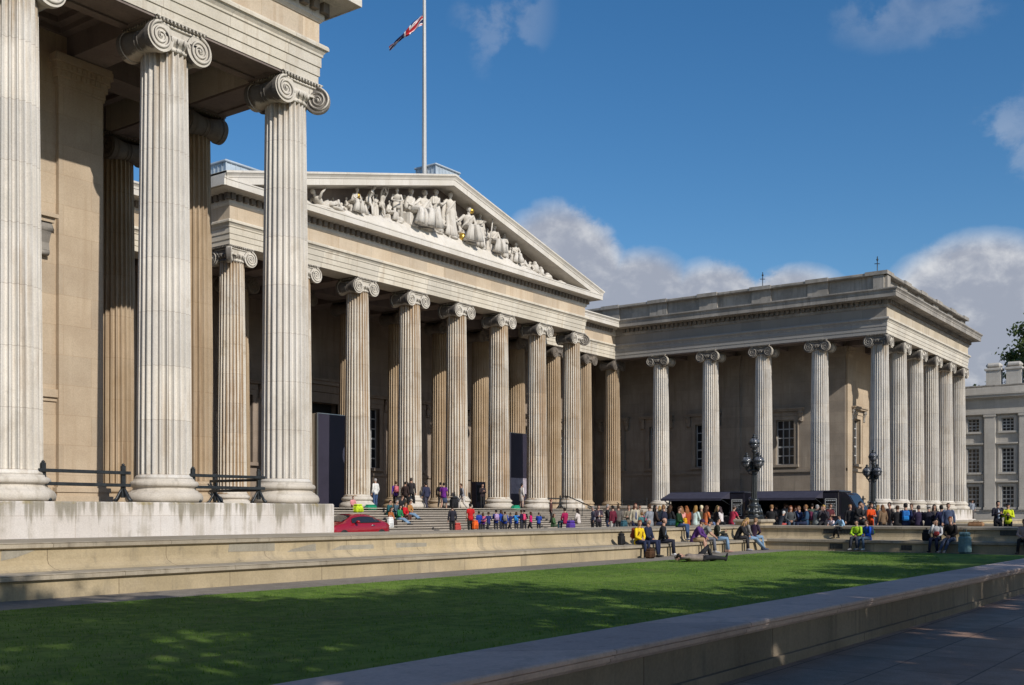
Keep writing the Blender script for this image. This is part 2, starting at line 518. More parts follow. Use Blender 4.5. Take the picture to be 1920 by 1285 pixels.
    def prism(s, poly, y0, y1, mi=0, mtx=None, axis='Y'):
        n = len(poly)
        if axis == 'Y':
            v = [(a, y0, b) for a, b in poly] + [(a, y1, b) for a, b in poly]
        else:
            v = [(y0, a, b) for a, b in poly] + [(y1, a, b) for a, b in poly]
        f = [tuple(range(n)), tuple(range(2 * n - 1, n - 1, -1))]
        f += [(i, n + i, n + (i + 1) % n, (i + 1) % n) for i in range(n)]
        s.add(v, f, mi, False, mtx)

    def build(s, name, mats, parent=None, mtx=None):
        me = bpy.data.meshes.new(name)
        me.from_pydata(s.v, [], s.f)
        if not isinstance(mats, (list, tuple)):
            mats = [mats]
        for m in mats:
            me.materials.append(m)
        me.polygons.foreach_set('material_index', s.mi)
        me.polygons.foreach_set('use_smooth', s.sm)
        me.update()
        o = bpy.data.objects.new(name, me)
        C.objects.link(o)
        if parent is not None:
            o.parent = parent
        if mtx is not None:
            o.matrix_local = mtx
        return o


def tag(o, label=None, cat=None, group=None, kind=None):
    for k, v in (('label', label), ('category', cat), ('group', group), ('kind', kind)):
        if v:
            o[k] = v
    return o


def thing(name, label, cat, loc=(0, 0, 0), rz=0, group=None):
    o = bpy.data.objects.new(name, None)
    o.empty_display_size = .2
    C.objects.link(o)
    o.location = loc
    o.rotation_euler = (0, 0, rz)
    return tag(o, label, cat, group)


def part(name, mb, m, parent, label=None):
    o = mb.build(name, m, parent)
    if label:
        o['label'] = label
    return o


def copy_tree(o, parent=None):
    c = o.copy()
    C.objects.link(c)
    c.parent = parent
    for ch in list(o.children):
        copy_tree(ch, c)
    return c


def on_y(px, Y):
    t = (px - 960) / FPX
    return Y * (cs + t * sn) / (sn - t * cs)


def on_x(px, X):
    t = (px - 960) / FPX
    return X * (sn - t * cs) / (cs + t * sn)

# ------------------------------------------------------------------ ground setting
def struct(name, mb, m):
    return tag(mb.build(name, m), kind='structure')


LY, LX = 18.85, 45.0            # foot of the bench walls that frame the lawn on the north and the east
g = MB(); g.box(-900, -900, -.6, 1400, 1400, -.06)
struct('ground', g, M['earth'])
g = MB(); g.box(-60, -40, -.05, LX + .9, 4.4, 0.0)
struct('pavement', g, M['paving'])
g = MB(); g.box(-60, 4.41, -.05, LX + .9, LY + 1, -.004)
struct('path', g, M['gravel'])
g = MB()
nx, ny = 90, 40
x0g, x1g, y0g, y1g = -40.0, LX - 1.35, 5.0, LY - 1.95
vs = [(x0g + (x1g - x0g) * i / nx, y0g + (y1g - y0g) * j / ny, .025 + .012 * math.sin(i * 1.7 + j * 2.3) * (0 < i < nx and 0 < j < ny)) for j in range(ny + 1) for i in range(nx + 1)]
g.add(vs, [(j * (nx + 1) + i, j * (nx + 1) + i + 1, (j + 1) * (nx + 1) + i + 1, (j + 1) * (nx + 1) + i) for j in range(ny) for i in range(nx)], 0, True)
struct('lawn', g, M['lawn'])
g = MB(); g.box(-60, LY + 4.4, -.05, 170, 75, .3); g.box(LX + 3.3, -60, -.05, 170, LY + 4.4, .297)
struct('forecourt', g, M['fore'])
# turf blades, thick near the camera
g = MB()
rg = random.Random(5)
for k in range(64000):
    u = rg.random() ** 1.7
    Y = 5.15 + (y1g - 5.2) * u
    lo, hi = Y * .28, min(Y * 3.3 + 6, x1g)
    X = lo + (hi - lo) * rg.random() ** 1.5
    d = math.hypot(X, Y)
    hh = rg.uniform(.02, .045)
    w = .004 + d * .00016
    a = rg.random() * PI
    lx, ly = rg.uniform(-.025, .025), rg.uniform(-.025, .025)
    ca, sa = math.cos(a) * w, math.sin(a) * w
    g.add([(X - ca, Y - sa, .015), (X + ca, Y + sa, .015), (X + lx, Y + ly, .02 + hh)], [(0, 1, 2)])
tag(g.build('grass', M['blade']), 'short mown grass covering the sunken lawn', 'grass', kind='stuff')


# ------------------------------------------------------------------ sweep helpers
def nrm(a):
    l = math.hypot(*a)
    return (a[0] / l, a[1] / l)


def sweep(mb, path, prof, mi=0, zo=None, d_in=None, d_out=None, caps=(True, True), smooth=False, closed=True):
    """profile (outward, z) swept along a plan path, mitred; outward is the right hand of travel"""
    n, k = len(path), len(prof)
    vs = []
    for i, p in enumerate(path):
        a = nrm((p[0] - path[i - 1][0], p[1] - path[i - 1][1])) if i else d_in
        b = nrm((path[i + 1][0] - p[0], path[i + 1][1] - p[1])) if i < n - 1 else d_out
        a = a or b
        b = b or a
        n1, n2 = (a[1], -a[0]), (b[1], -b[0])
        q = 1 + n1[0] * n2[0] + n1[1] * n2[1]
        mx_, my_ = (n1[0] + n2[0]) / q, (n1[1] + n2[1]) / q
        for o, z in prof:
            vs.append((p[0] + mx_ * o, p[1] + my_ * o, z + (zo[i] if zo else 0)))
    fs = []
    for i in range(n - 1):
        for j in range(k if closed else k - 1):
            l = (j + 1) % k
            fs.append((i * k + j, i * k + l, (i + 1) * k + l, (i + 1) * k + j))
    if closed and caps[0]:
        fs.append(tuple(range(k)))
    if closed and caps[1]:
        fs.append(tuple((n - 1) * k + j for j in range(k))[::-1])
    mb.add(vs, fs, mi, smooth)


def dentils(mb, p, q, o0, o1, z0, z1, w, sp, mi=0, e0=0, e1=0):
    """toothed band along one wall run, a single crenellated strip"""
    d = nrm((q[0] - p[0], q[1] - p[1]))
    L = math.hypot(q[0] - p[0], q[1] - p[1])
    nn = (d[1], -d[0])
    n = int((L + e0 + e1) / sp)
    s0 = -e0 + ((L + e0 + e1) - (n - 1) * sp - w) / 2
    pl, teeth = [], []
    for i in range(n):
        s = s0 + i * sp
        k = len(pl)
        pl += [(s, o0), (s, o1), (s + w, o1), (s + w, o0)]
        teeth.append((k, k + 1, k + 2, k + 3))
    pl = [(p[0] + d[0] * t + nn[0] * o, p[1] + d[1] * t + nn[1] * o) for t, o in pl]
    m = len(pl)
    mb.add([(*v, z0) for v in pl] + [(*v, z1) for v in pl], [(i, i + 1, m + i + 1, m + i) for i in range(m - 1)] + teeth, mi)


XW, YW, SW = 24.23, 26.66, 4.66
XP, YP, SP = 37.764, 45.707, 4.747
XE, YE, SE = 86.125, 26.56, 4.848
YR, A, ZS, ZA = 50.98, .745, 1.89, 15.59
XQ = XP + 7 * SP
XC = (XP + XQ) / 2
OV = 1.0                               # cornice overhang
P_ARCH = [(-2 * A, ZA), (0, ZA), (0, 15.87), (.035, 15.875), (.035, 16.16), (.07, 16.165), (.07, 16.47), (.11, 16.50), (.11, 16.57),
          (.20, 16.70), (.25, 16.71), (.25, 16.80), (.22, 16.86), (-2 * A, 16.86)]
P_FRIEZE = [(-1.2, 16.862), (.02, 16.862), (.02, 17.62), (-1.2, 17.62)]
P_CORN = [(-1.2, 17.622), (.06, 17.622), (.12, 17.70), (.14, 17.71), (.14, 18.19), (.36, 18.20), (.40, 18.23), (.50, 18.26), (.52, 18.272),
          (OV - .06, 18.272), (OV - .05, 18.25), (OV, 18.25), (OV, 18.56), (OV + .03, 18.57), (OV + .03, 18.64), (-1.2, 18.64)]
P_CYMA = [(-1.0, 18.642), (OV + .02, 18.642), (OV + .03, 18.70), (OV + .09, 18.78), (OV + .15, 18.83), (OV + .15, 18.93), (OV + .10, 18.94), (-1.0, 19.0)]


def entab(parent, path, d_in=None, d_out=None, mats=('entab', 'frieze', 'cornice'), cyma=True, ends=(0, 0), corner=()):
    caps = (d_in is None, d_out is None)
    for nm, pr, m in (('architrave', P_ARCH, mats[0]), ('frieze', P_FRIEZE, mats[1])):
        b = MB(); sweep(b, path, pr, 0, None, d_in, d_out, caps)
        part(nm, b, M[m], parent)
    b = MB(); sweep(b, path, P_CORN, 0, None, d_in, d_out, caps)
    if cyma:
        sweep(b, path, P_CYMA, 0, None, d_in, d_out, caps)
    co = part('cornice', b, M[mats[2]], parent)
    b = MB()
    for i in range(len(path) - 1):
        t = [0, 0]
        for e, k in ((0, i), (1, i + 1)):
            if 0 < k < len(path) - 1:
                a_, b_, c_ = path[k - 1], path[k], path[k + 1]
                cr = (b_[0] - a_[0]) * (c_[1] - b_[1]) - (b_[1] - a_[1]) * (c_[0] - b_[0])
                t[e] = .33 if cr > 0 else -.75
            elif (k == 0 and d_in) or (k and d_out):
                t[e] = -.75
        dentils(b, path[i], path[i + 1], .138, .35, 17.88, 18.19, .25, .44, 0, *t)
    part('dentil_band', b, M['sootshade'], co)  # dark stone paints the cornice's shadow onto the dentils
    return co


# ------------------------------------------------------------------ columns
def flute_ring(r, n=24):
    out = []
    for i in range(n):
        for f_, dp in ((-.09, 0), (.09, 0), (.20, .08), (.35, .14), (.5, .158), (.65, .14), (.80, .08)):
            a = 2 * PI * (i + f_) / n
            rr = r * (1 - dp)
            out.append((rr * math.cos(a), rr * math.sin(a)))
    return out


def me_of(mb, name):
    o = mb.build(name, [None])
    me = o.data
    bpy.data.objects.remove(o)
    return me


RB, RT = .775, .655
H0, H1 = .68, 12.92                    # shaft from the top of the base to the neck
b = MB()
rings = []
for k in range(15):
    u = k / 14
    rings.append((RB + (RT - RB) * (u ** 1.35), H0 + .06 + (H1 - H0 - .06) * u))
vs, fs = [], []
nf = 24 * 7
for r, z in rings:
    vs += [(x, y, z) for x, y in flute_ring(r)]
for k in range(14):
    for i in range(nf):
        j = (i + 1) % nf
        fs.append((k * nf + i, k * nf + j, (k + 1) * nf + j, (k + 1) * nf + i))
b.add(vs, fs, 0, False)
b.lathe([(RB * 1.07, H0), (RB * 1.06, H0 + .05), (RB * .99, H0 + .12)], 48)
ME_SHAFT = me_of(b, 'shaft')
b = MB()
b.lathe([(1.0, 0), (1.06, .03), (1.09, .10), (1.085, .18), (1.04, .26), (.965, .31), (.945, .315), (.945, .345), (.895, .36), (.875, .40),
         (.88, .43), (.915, .455), (.935, .46), (.955, .49), (.965, .54), (.945, .59), (.90, .62), (.865, .625), (.86, .665), (.84, .68)], 48)
ME_BASE = me_of(b, 'base')


def volute(mb, c, nrm_, ex, r=.435, th=.2, both=False):
    """scroll disc: centre c, outward normal nrm_, ex = in-plane direction the scroll unwinds from"""
    c, N, EX = Vector(c), Vector(nrm_).normalized(), Vector(ex).normalized()
    EZ = Vector((0, 0, 1))
    v, f = [], []
    n = 28
    prof = [(0, th), (.36 * r, th), (.9 * r, th), (r, th - .03), (r, 0), (.8 * r, -.02)]
    for rr, h in prof:
        for i in range(n):
            a = 2 * PI * i / n
            v.append(c + EX * (rr * math.cos(a)) + EZ * (rr * math.sin(a)) + N * (h - .03 * (rr < r)))
    for k in range(len(prof) - 1):
        for i in range(n):
            j = (i + 1) % n
            f.append((k * n + i, k * n + j, (k + 1) * n + j, (k + 1) * n + i))
    mb.add(v, f, 0, False)
    for sgn in ((1, -1) if both else (1,)):
        pts, rad = [], []
        for i in range(66):
            u = i / 65
            a = PI / 2 + u * 2 * PI * 2.55
            rr = r * (.93 - .80 * u ** .82)
            h = th - .02 if sgn > 0 else -.02
            pts.append(c + EX * (rr * math.cos(a)) + EZ * (rr * math.sin(a)) + N * h)
            rad.append(.052 - .034 * u)
        mb.tube(pts, rad, 6)
        mb.ball(c + N * ((th - .03) if sgn > 0 else -.03), .062, 10, 6)


def bolster(mb, p, q, r=.415):
    p, q = Vector(p), Vector(q)
    pts, rad = [], []
    for i in range(9):
        u = i / 8
        pts.append(p.lerp(q, u))
        w = abs(2 * u - 1)
        rad.append(r * (.76 + .24 * w ** 1.6))
    mb.tube(pts, rad, 20)
    for u in (.44, .56):
        mb.tube([p.lerp(q, u - .015), p.lerp(q, u + .015)], r * .82, 20)


def echinus(mb):
    mb.lathe([(.655, 12.90), (.70, 12.93), (.70, 12.98), (.665, 13.0), (.665, 13.06), (.72, 13.09), (.80, 13.19), (.81, 13.27), (.74, 13.32)], 48)
    for i in range(24):
        a = 2 * PI * (i + .5) / 24
        mb.ball((.775 * math.cos(a), .775 * math.sin(a), 13.19), (.062, .062, .095), 6, 5)
        mb.ball((.685 * math.cos(a), .685 * math.sin(a), 12.955), .036, 6, 4)


def abacus(mb):
    mb.bbox(-.80, -.80, 13.60, .80, .80, 13.695, .02)
    mb.bbox(-.86, -.86, 13.655, .86, .86, 13.699, .015)
    for s_ in (-1, 1):
        for i in range(13):
            t = -.76 + i * 1.52 / 12
            mb.ball((t, s_ * .82, 13.63), (.045, .05, .05), 6, 4)
            mb.ball((s_ * .82, t, 13.63), (.05, .045, .05), 6, 4)


def canalis(mb, p, q, nn, z=13.60, r=.40):
    """band joining two scrolls, sagging in its middle"""
    p, q, N = Vector((*p, 0)), Vector((*q, 0)), Vector((*nn, 0)).normalized()
    n = 10
    for (z0, z1, o0) in ((z - .36, z - .02, .0),):
        v, f = [], []
        for i in range(n + 1):
            u = i / n
            sag = .05 * math.sin(PI * u)
            c = p.lerp(q, u)
            for zz, oo in ((z1 - sag * .3, -.35), (z1 - sag * .3, .05), (z1 - .05 - sag * .3, .06), (z1 - .07 - sag * .3, .0), (z0 + .10 - sag, -.02), (z0 + .07 - sag, .05), (z0 - sag, .05), (z0 - sag, -.35)):
                v.append(c + N * oo + Vector((0, 0, zz)))
        for i in range(n):
            for j in range(8):
                l = (j + 1) % 8
                f.append((i * 8 + j, i * 8 + l, (i + 1) * 8 + l, (i + 1) * 8 + j))
        mb.add(v, f, 0, False)


VZ, VX, VY = 13.165, .665, .58
b = MB()
echinus(b); abacus(b)
for s_ in (-1, 1):
    for x_ in (-1, 1):
        volute(b, (x_ * VX, s_ * VY, VZ), (0, s_, 0), (-x_, 0, 0))
    canalis(b, (-VX, s_ * (VY + .12)), (VX, s_ * (VY + .12)), (0, s_))
    bolster(b, (s_ * VX, -VY, VZ), (s_ * VX, VY, VZ))
ME_CAP = me_of(b, 'capital')
b = MB()                               # corner capital: shown faces -Y and +X, angle scroll on the diagonal between them
echinus(b); abacus(b)
dg = Vector((1, -1, 0)).normalized()
nv = Vector((-1, -1, 0)).normalized()
volute(b, (-VX, -VY, VZ), (0, -1, 0), (1, 0, 0))
bolster(b, (-VX, -VY, VZ), (-VX, VY, VZ))
volute(b, (-VX, VY, VZ), (0, 1, 0), (1, 0, 0))
volute(b, (VY, VX, VZ), (1, 0, 0), (0, -1, 0))
bolster(b, (VY, VX, VZ), (-VY + .3, VX, VZ))
cc = dg * 1.02
volute(b, (cc.x, cc.y, VZ), nv, -dg, .42, .16, True)
volute(b, (cc.x, cc.y, VZ), -nv, -dg, .42, .10)
canalis(b, (-VX, -VY - .12), (.72, -.72), (0, -1))
canalis(b, (VY + .12, VX), (.72, -.72), (1, 0))
ME_CORNER = me_of(b, 'corner_capital')


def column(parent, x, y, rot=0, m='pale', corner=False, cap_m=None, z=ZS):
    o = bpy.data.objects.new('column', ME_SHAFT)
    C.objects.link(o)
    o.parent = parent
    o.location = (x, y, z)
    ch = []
    for nm, me, mm in (('base', ME_BASE, 'base' if m != 'tan' else 'tan'), ('capital', ME_CORNER if corner else ME_CAP, cap_m or ('cap' if m != 'tan' else 'sootshade'))):
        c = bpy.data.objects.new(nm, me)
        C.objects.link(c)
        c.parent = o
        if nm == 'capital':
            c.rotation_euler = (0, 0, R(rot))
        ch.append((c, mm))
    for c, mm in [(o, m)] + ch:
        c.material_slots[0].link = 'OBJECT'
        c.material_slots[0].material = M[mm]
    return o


# ------------------------------------------------------------------ walls with openings and windows
def frame_of(axis, c, sgn):
    """matrix taking (u along wall, n outward, z) to the world"""
    if axis == 'Y':
        return Matrix(((1, 0, 0, 0), (0, sgn, 0, c), (0, 0, 1, 0), (0, 0, 0, 1)))
    return Matrix(((0, sgn, 0, c), (1, 0, 0, 0), (0, 0, 1, 0), (0, 0, 0, 1)))


def wall(mb, fr, u0, u1, z0, z1, holes=(), depth=.4, mi=0):
    us = sorted({u0, u1, *[h[0] for h in holes], *[h[1] for h in holes]})
    zs = sorted({z0, z1, *[h[2] for h in holes], *[h[3] for h in holes]})
    for i in range(len(us) - 1):
        for j in range(len(zs) - 1):
            cu, cz = (us[i] + us[i + 1]) / 2, (zs[j] + zs[j + 1]) / 2
            if any(h[0] < cu < h[1] and h[2] < cz < h[3] for h in holes):
                continue
            mb.add([(us[i], 0, zs[j]), (us[i + 1], 0, zs[j]), (us[i + 1], 0, zs[j + 1]), (us[i], 0, zs[j + 1])], [(0, 1, 2, 3)], mi, False, fr)
    for a_, b_, c_, d_ in holes:
        q = [(a_, c_), (b_, c_), (b_, d_), (a_, d_)]
        for k in range(4):
            (p, r), (s_, t) = q[k], q[(k + 1) % 4]
            mb.add([(p, 0, r), (s_, 0, t), (s_, -depth, t), (p, -depth, r)], [(0, 1, 2, 3)], mi, False, fr)


def window(parent, fr, u, w, z0, z1, nx_=3, nz=5, hood=True, m='cella', sill=True, fw=.34, sc=1.0, pm=None):
    b = MB()
    a_, e_ = u - w / 2, u + w / 2
    p = .10 * sc
    b.box(a_ - fw, -.05, z0, a_, p, z1, 0, fr)
    b.box(e_, -.05, z0, e_ + fw, p, z1, 0, fr)
    b.box(a_ - fw, -.05, z1, e_ + fw, p, z1 + fw, 0, fr)
    b.box(a_ - fw - .06, -.05, z0, a_ - fw, p + .05, z1 + fw, 0, fr)
    b.box(e_ + fw, -.05, z0, e_ + fw + .06, p + .05, z1 + fw, 0, fr)
    wn = part('window', b, M[m], parent)
    b = MB()
    b.box(a_, -.36, z0, e_, -.34, z1, 0, fr)
    t = .03 * sc + .012
    for i in range(nx_ + 1):
        uu = a_ + w * i / nx_
        k = t * (1.6 if i in (0, nx_) else 1)
        b.box(max(a_, uu - k), -.338, z0, min(e_, uu + k), -.29, z1, 1, fr)
    for j in range(nz + 1):
        zz = z0 + (z1 - z0) * j / nz
        k = t * (1.6 if j in (0, nz, nz // 2) else 1)
        b.box(a_, -.339, max(z0, zz - k), e_, -.292, min(z1, zz + k), 1, fr)
    part('pane', b, [M['glass'], M[pm or 'whitepaint']], wn)
    if sill:
        b = MB()
        b.box(a_ - fw - .1, -.05, z0 - .22 * sc, e_ + fw + .1, .24 * sc, z0 - .003, 0, fr)
        part('sill', b, M[m], wn)
    if hood:
        b = MB()
        zt = z1 + fw + .12
        b.box(a_ - fw - .06, -.05, z1 + fw + .003, e_ + fw + .06, .16, zt + .28, 0, fr)
        b.box(a_ - fw - .52, -.05, zt + .283, e_ + fw + .52, .42, zt + .42, 0, fr)
        b.box(a_ - fw - .60, -.05, zt + .423, e_ + fw + .60, .52, zt + .54, 0, fr)
        part('hood', b, M[m], wn)
        for s_ in (a_ - fw - .30, e_ + fw + .30):
            b = MB()
            pr = [(-.02, zt + .28), (.36, zt + .28), (.38, zt + .12), (.30, zt - .05), (.20, zt - .30), (.22, zt - .52), (.14, zt - .66), (-.02, zt - .66)]
            n = len(pr)
            v = [(s_ - .17, o, z) for o, z in pr] + [(s_ + .17, o, z) for o, z in pr]
            b.add(v, [tuple(range(n)), tuple(range(2 * n - 1, n - 1, -1))] + [(i, n + i, n + (i + 1) % n, (i + 1) % n) for i in range(n)], 0, False, fr)
            b.tube([fr @ Vector((s_ - .2, .24, zt + .12)), fr @ Vector((s_ + .2, .24, zt + .12))], .14, 12)
            b.tube([fr @ Vector((s_ - .18, .12, zt - .58)), fr @ Vector((s_ + .18, .12, zt - .58))], .1, 12)
            part('console', b, M['sooty'] if m == 'cella' else M[m], wn)
    return wn


def course(mb, fr, u0, u1, z0, z1, p, mi=0):
    mb.box(u0, -.05, z0, u1, p, z1, mi, fr)


def anta(parent, fr, u0, u1, m, p=.16, z0=ZS, z1=ZA):
    b = MB()
    b.box(u0, -.05, z0 + .62, u1, p, z1 - .95, 0, fr)
    for k, (za_, zb, q) in enumerate(((0, .22, .22), (.222, .34, .13), (.342, .48, .17), (.482, .62, .07))):
        b.box(u0 - q, -.05, z0 + za_, u1 + q, p + q, z0 + zb, 0, fr)
    for za_, zb, q in ((-.948, -.85, .03), (-.848, -.66, .05), (-.658, -.45, .10), (-.448, -.24, .16), (-.238, -.002, .22)):
        b.box(u0 - q, -.05, z1 + za_, u1 + q, p + q, z1 + zb, 0, fr)
    n = int((u1 - u0) / .16)
    for i in range(n):
        uu = u0 + (i + .5) * (u1 - u0) / n
        b.box(uu - .05, p + .05, z1 - .64, uu + .05, p + .13, z1 - .48, 0, fr)
        b.box(uu - .05, p + .10, z1 - .43, uu + .05, p + .19, z1 - .27, 0, fr)
    return part('pilaster', b, M[m], parent)


def soffit(parent, x0, y0, x1, y1, xs, ys, z=16.62, m='ceil'):
    """ceiling slab with deep coffers; xs, ys give the beam lines"""
    b = MB()
    b.box(x0, y0, z, x1, y1, z + .25)
    w = .55
    xx, yy = sorted({x0, x1, *xs}), sorted({y0, y1, *ys})
    for q in xs:
        b.box(q - w, y0, ZA + .03, q + w, y1, z + .01)
    for q in ys:
        b.box(x0, q - w, ZA + .035, x1, q + w, z + .012)
    for i in range(len(xx) - 1):
        for j in range(len(yy) - 1):
            a_, c_ = xx[i] + w, xx[i + 1] - w
            d_, e_ = yy[j] + w, yy[j + 1] - w
            if c_ - a_ < 1 or e_ - d_ < 1:
                continue
            for k, (ins, h) in enumerate(((.0, .34), (.28, .18))):
                t = .28
                b.box(a_ + ins, d_ + ins, z - h, c_ - ins, d_ + ins + t, z - .003 * k)
                b.box(a_ + ins, e_ - ins - t, z - h, c_ - ins, e_ - ins, z - .003 * k)
                b.box(a_ + ins, d_ + ins + t, z - h, a_ + ins + t, e_ - ins - t, z - .003 * k)
                b.box(c_ - ins - t, d_ + ins + t, z - h, c_ - ins, e_ - ins - t, z - .003 * k)
    return part('ceiling', b, M[m], parent)


def soffit_panels(b, p, q, n0, sp, n):
    """sunk panels under the architrave between the columns: thin raised frames"""
    d = nrm((q[0] - p[0], q[1] - p[1]))
    nn = (-d[1], d[0])
    for k in range(n):
        for (s0, s1, o0, o1) in ((n0 + k * sp + .95, n0 + (k + 1) * sp - .95, .36, 1.13),):
            for (a0, a1, b0, b1) in ((s0 - .3, s1 + .3, .03, o0), (s0 - .3, s1 + .3, o1, 1.46), (s0 - .3, s0, o0, o1), (s1, s1 + .3, o0, o1)):
                c = [(p[0] + d[0] * t + nn[0] * o, p[1] + d[1] * t + nn[1] * o) for t, o in ((a0, b0), (a1, b0), (a1, b1), (a0, b1))]
                b.add([(*v, ZA - .07) for v in c] + [(*v, ZA + .002) for v in c],
                      [(0, 3, 2, 1), (4, 5, 6, 7), (0, 1, 5, 4), (1, 2, 6, 5), (2, 3, 7, 6), (3, 0, 4, 7)])


def parapet(parent, path, spots, m):
    b = MB()
    sweep(b, path, [(-.95, 18.9), (-.44, 18.9), (-.44, 20.22), (-.95, 20.22)])
    sweep(b, path, [(-1.0, 20.222), (.0, 20.222), (.04, 20.27), (.04, 20.42), (.0, 20.45), (-1.0, 20.48)])
    sweep(b, path, [(-.90, 18.95), (-.30, 18.95), (-.30, 19.08), (-.36, 19.12), (-.90, 19.12)])
    for (i, s0, s1) in spots:
        p, q = path[i], path[i + 1]
        d = nrm((q[0] - p[0], q[1] - p[1]))
        nn = (d[1], -d[0])
        for (e, o, z0, z1) in ((0, -.24, 18.96, 20.221), (.08, .09, 20.215, 20.51)):
            c = [(p[0] + d[0] * t + nn[0] * k, p[1] + d[1] * t + nn[1] * k) for t, k in ((s0 - e, -1.05), (s1 + e, -1.05), (s1 + e, o), (s0 - e, o))]
            b.add([(*v, z0) for v in c] + [(*v, z1) for v in c],
                  [(0, 3, 2, 1), (4, 5, 6, 7), (0, 1, 5, 4), (1, 2, 6, 5), (2, 3, 7, 6), (3, 0, 4, 7)])
    return part('parapet', b, M[m], parent)


# ------------------------------------------------------------------ west wing (close on the left)
ww = thing('museum_wing', 'near colonnaded stone wing towering at the left edge of the forecourt', 'museum wing', (0, 0, 0), 0, 'museum wings')
b = MB()
e = 1.10
sweep(b, [(-14, YW - e), (XW + e, YW - e), (XW + e, YR + 2)], [(-7, .2), (0, .2), (0, ZS - .03), (-.03, ZS), (-7, ZS)])
sweep(b, [(-14, YW - e), (XW + e, YW - e), (XW + e, YR + 2)], [(-.5, .2), (.22, .2), (.22, .72), (.16, .76), (-.5, .76)])
b.box(-14, YW - e + .3, ZS + .001, XW + e - .3, YR + 3, ZS + .005, 1)
part('podium', b, [M['podium'], M['platform']], ww)
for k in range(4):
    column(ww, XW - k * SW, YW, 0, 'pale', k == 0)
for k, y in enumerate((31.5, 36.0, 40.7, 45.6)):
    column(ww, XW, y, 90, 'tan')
entab(ww, [(-14, YW - A), (XW + A, YW - A), (XW + A, YR - A)], None, (1, 0))
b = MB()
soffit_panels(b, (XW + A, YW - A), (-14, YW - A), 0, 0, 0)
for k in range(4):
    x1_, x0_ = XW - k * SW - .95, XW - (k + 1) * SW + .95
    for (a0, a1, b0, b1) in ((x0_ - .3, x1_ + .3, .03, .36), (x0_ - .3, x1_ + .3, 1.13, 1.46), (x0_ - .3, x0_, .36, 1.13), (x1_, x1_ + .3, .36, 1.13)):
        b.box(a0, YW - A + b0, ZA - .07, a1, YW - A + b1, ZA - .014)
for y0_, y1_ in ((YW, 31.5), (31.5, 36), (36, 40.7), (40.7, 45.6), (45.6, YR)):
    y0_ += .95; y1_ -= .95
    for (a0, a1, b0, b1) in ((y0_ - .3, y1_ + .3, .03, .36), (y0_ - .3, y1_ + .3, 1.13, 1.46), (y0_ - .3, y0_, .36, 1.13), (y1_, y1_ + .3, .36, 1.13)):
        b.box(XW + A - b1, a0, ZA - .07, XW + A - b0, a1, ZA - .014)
b.box(-14, YW - A + .02, ZA - .0135, XW + A - .02, YW + A - .01, ZA - .002); b.box(XW - A + .01, YW + A - .008, ZA - .0135, XW + A - .02, YR, ZA - .002)  # dark plates added so the architrave's underside looks shaded
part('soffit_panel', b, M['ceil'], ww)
CX, CY = XW - 4.1, YW + 4.1
fs_ = frame_of('Y', CY, -1)
b = MB()
wins = [(16.45, 2.1), (6.6, 2.1)]
wall(b, fs_, -14, CX, ZS, 17.2, [(u - w / 2, u + w / 2, 5.55, 9.6) for u, w in wins])
fe = frame_of('X', CX, 1)
ewins = [(36.3, 1.7), (43.9, 1.7), (48.6, 1.7)]
wall(b, fe, CY, YR + 8, ZS, 17.2, [(u - w / 2, u + w / 2, 5.78, 9.66) for u, w in ewins])
course(b, fs_, -14, CX, 5.12, 5.36, .12); course(b, fs_, -14, CX, 5.0, 5.118, .05)
course(b, fe, CY, YR + 8, 5.12, 5.36, .12)
course(b, fs_, -14, CX, ZS, ZS + .5, .10); course(b, fe, CY, YR + 8, ZS, ZS + .5, .10)
part('wall', b, M['cella'], ww)
for u, w in wins:
    window(ww, fs_, u, w, 5.55, 9.6, 3, 6)
for u, w in ewins:
    window(ww, fe, u, w, 5.78, 9.66, 3, 5, m='dim')
anta(ww, fs_, CX - 1.48, CX - .0, 'cella')
anta(ww, fe, CY + .02, CY + 1.4, 'cella')
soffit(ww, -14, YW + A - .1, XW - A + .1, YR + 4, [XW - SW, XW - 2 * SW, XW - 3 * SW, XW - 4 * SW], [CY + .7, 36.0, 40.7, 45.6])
parapet(ww, [(-14, YW - A), (XW + A, YW - A), (XW + A, YR + 8)], [(0, 14 + XW - k * SW - .85, 14 + XW - k * SW + .85) for k in range(4)] + [(1, k * 4.7 + .1, k * 4.7 + 1.8) for k in range(5)], 'sooty')
b = MB(); b.box(-14, YW, 18.7, XW, YR + 12, 18.98)
part('roof', b, M['lead'], ww)

# ------------------------------------------------------------------ east wing (far right)
we = thing('museum_wing', 'far colonnaded stone wing on the right with the dark parapet behind the food vans', 'museum wing', (0, 0, 0), 0, 'museum wings')
XR = XE + 5 * SE
b = MB()
pth = [(XE - e, YR + 2), (XE - e, YE - e), (XR + e, YE - e), (XR + e, YE + 30)]
sweep(b, pth, [(-6, .2), (0, .2), (0, ZS - .03), (-.03, ZS), (-6, ZS)])
sweep(b, pth, [(-.5, .2), (.25, .2), (.25, .95), (.18, 1.0), (-.5, 1.0)])
sweep(b, pth, [(-.5, .2), (.75, .2), (.75, .60), (-.5, .60)])
b.box(XE - e + .3, YE - e + .3, ZS + .001, XR + e - .3, YR + 3, ZS + .005, 1)
part('podium', b, [M['podium'], M['platform']], we)
for k in range(6):
    column(we, XE + k * SE, YE, -90 if k == 0 else 0, 'pale', k in (0,))
for k in range(1, 5):
    column(we, XE, YE + k * SE, 90, 'pale')
entab(we, [(XE - A, YR - A), (XE - A, YE - A), (XR + A, YE - A), (XR + A, YE + 28)], (1, 0), None, ('entabE', 'friezeE', 'sooty'))
b = MB()
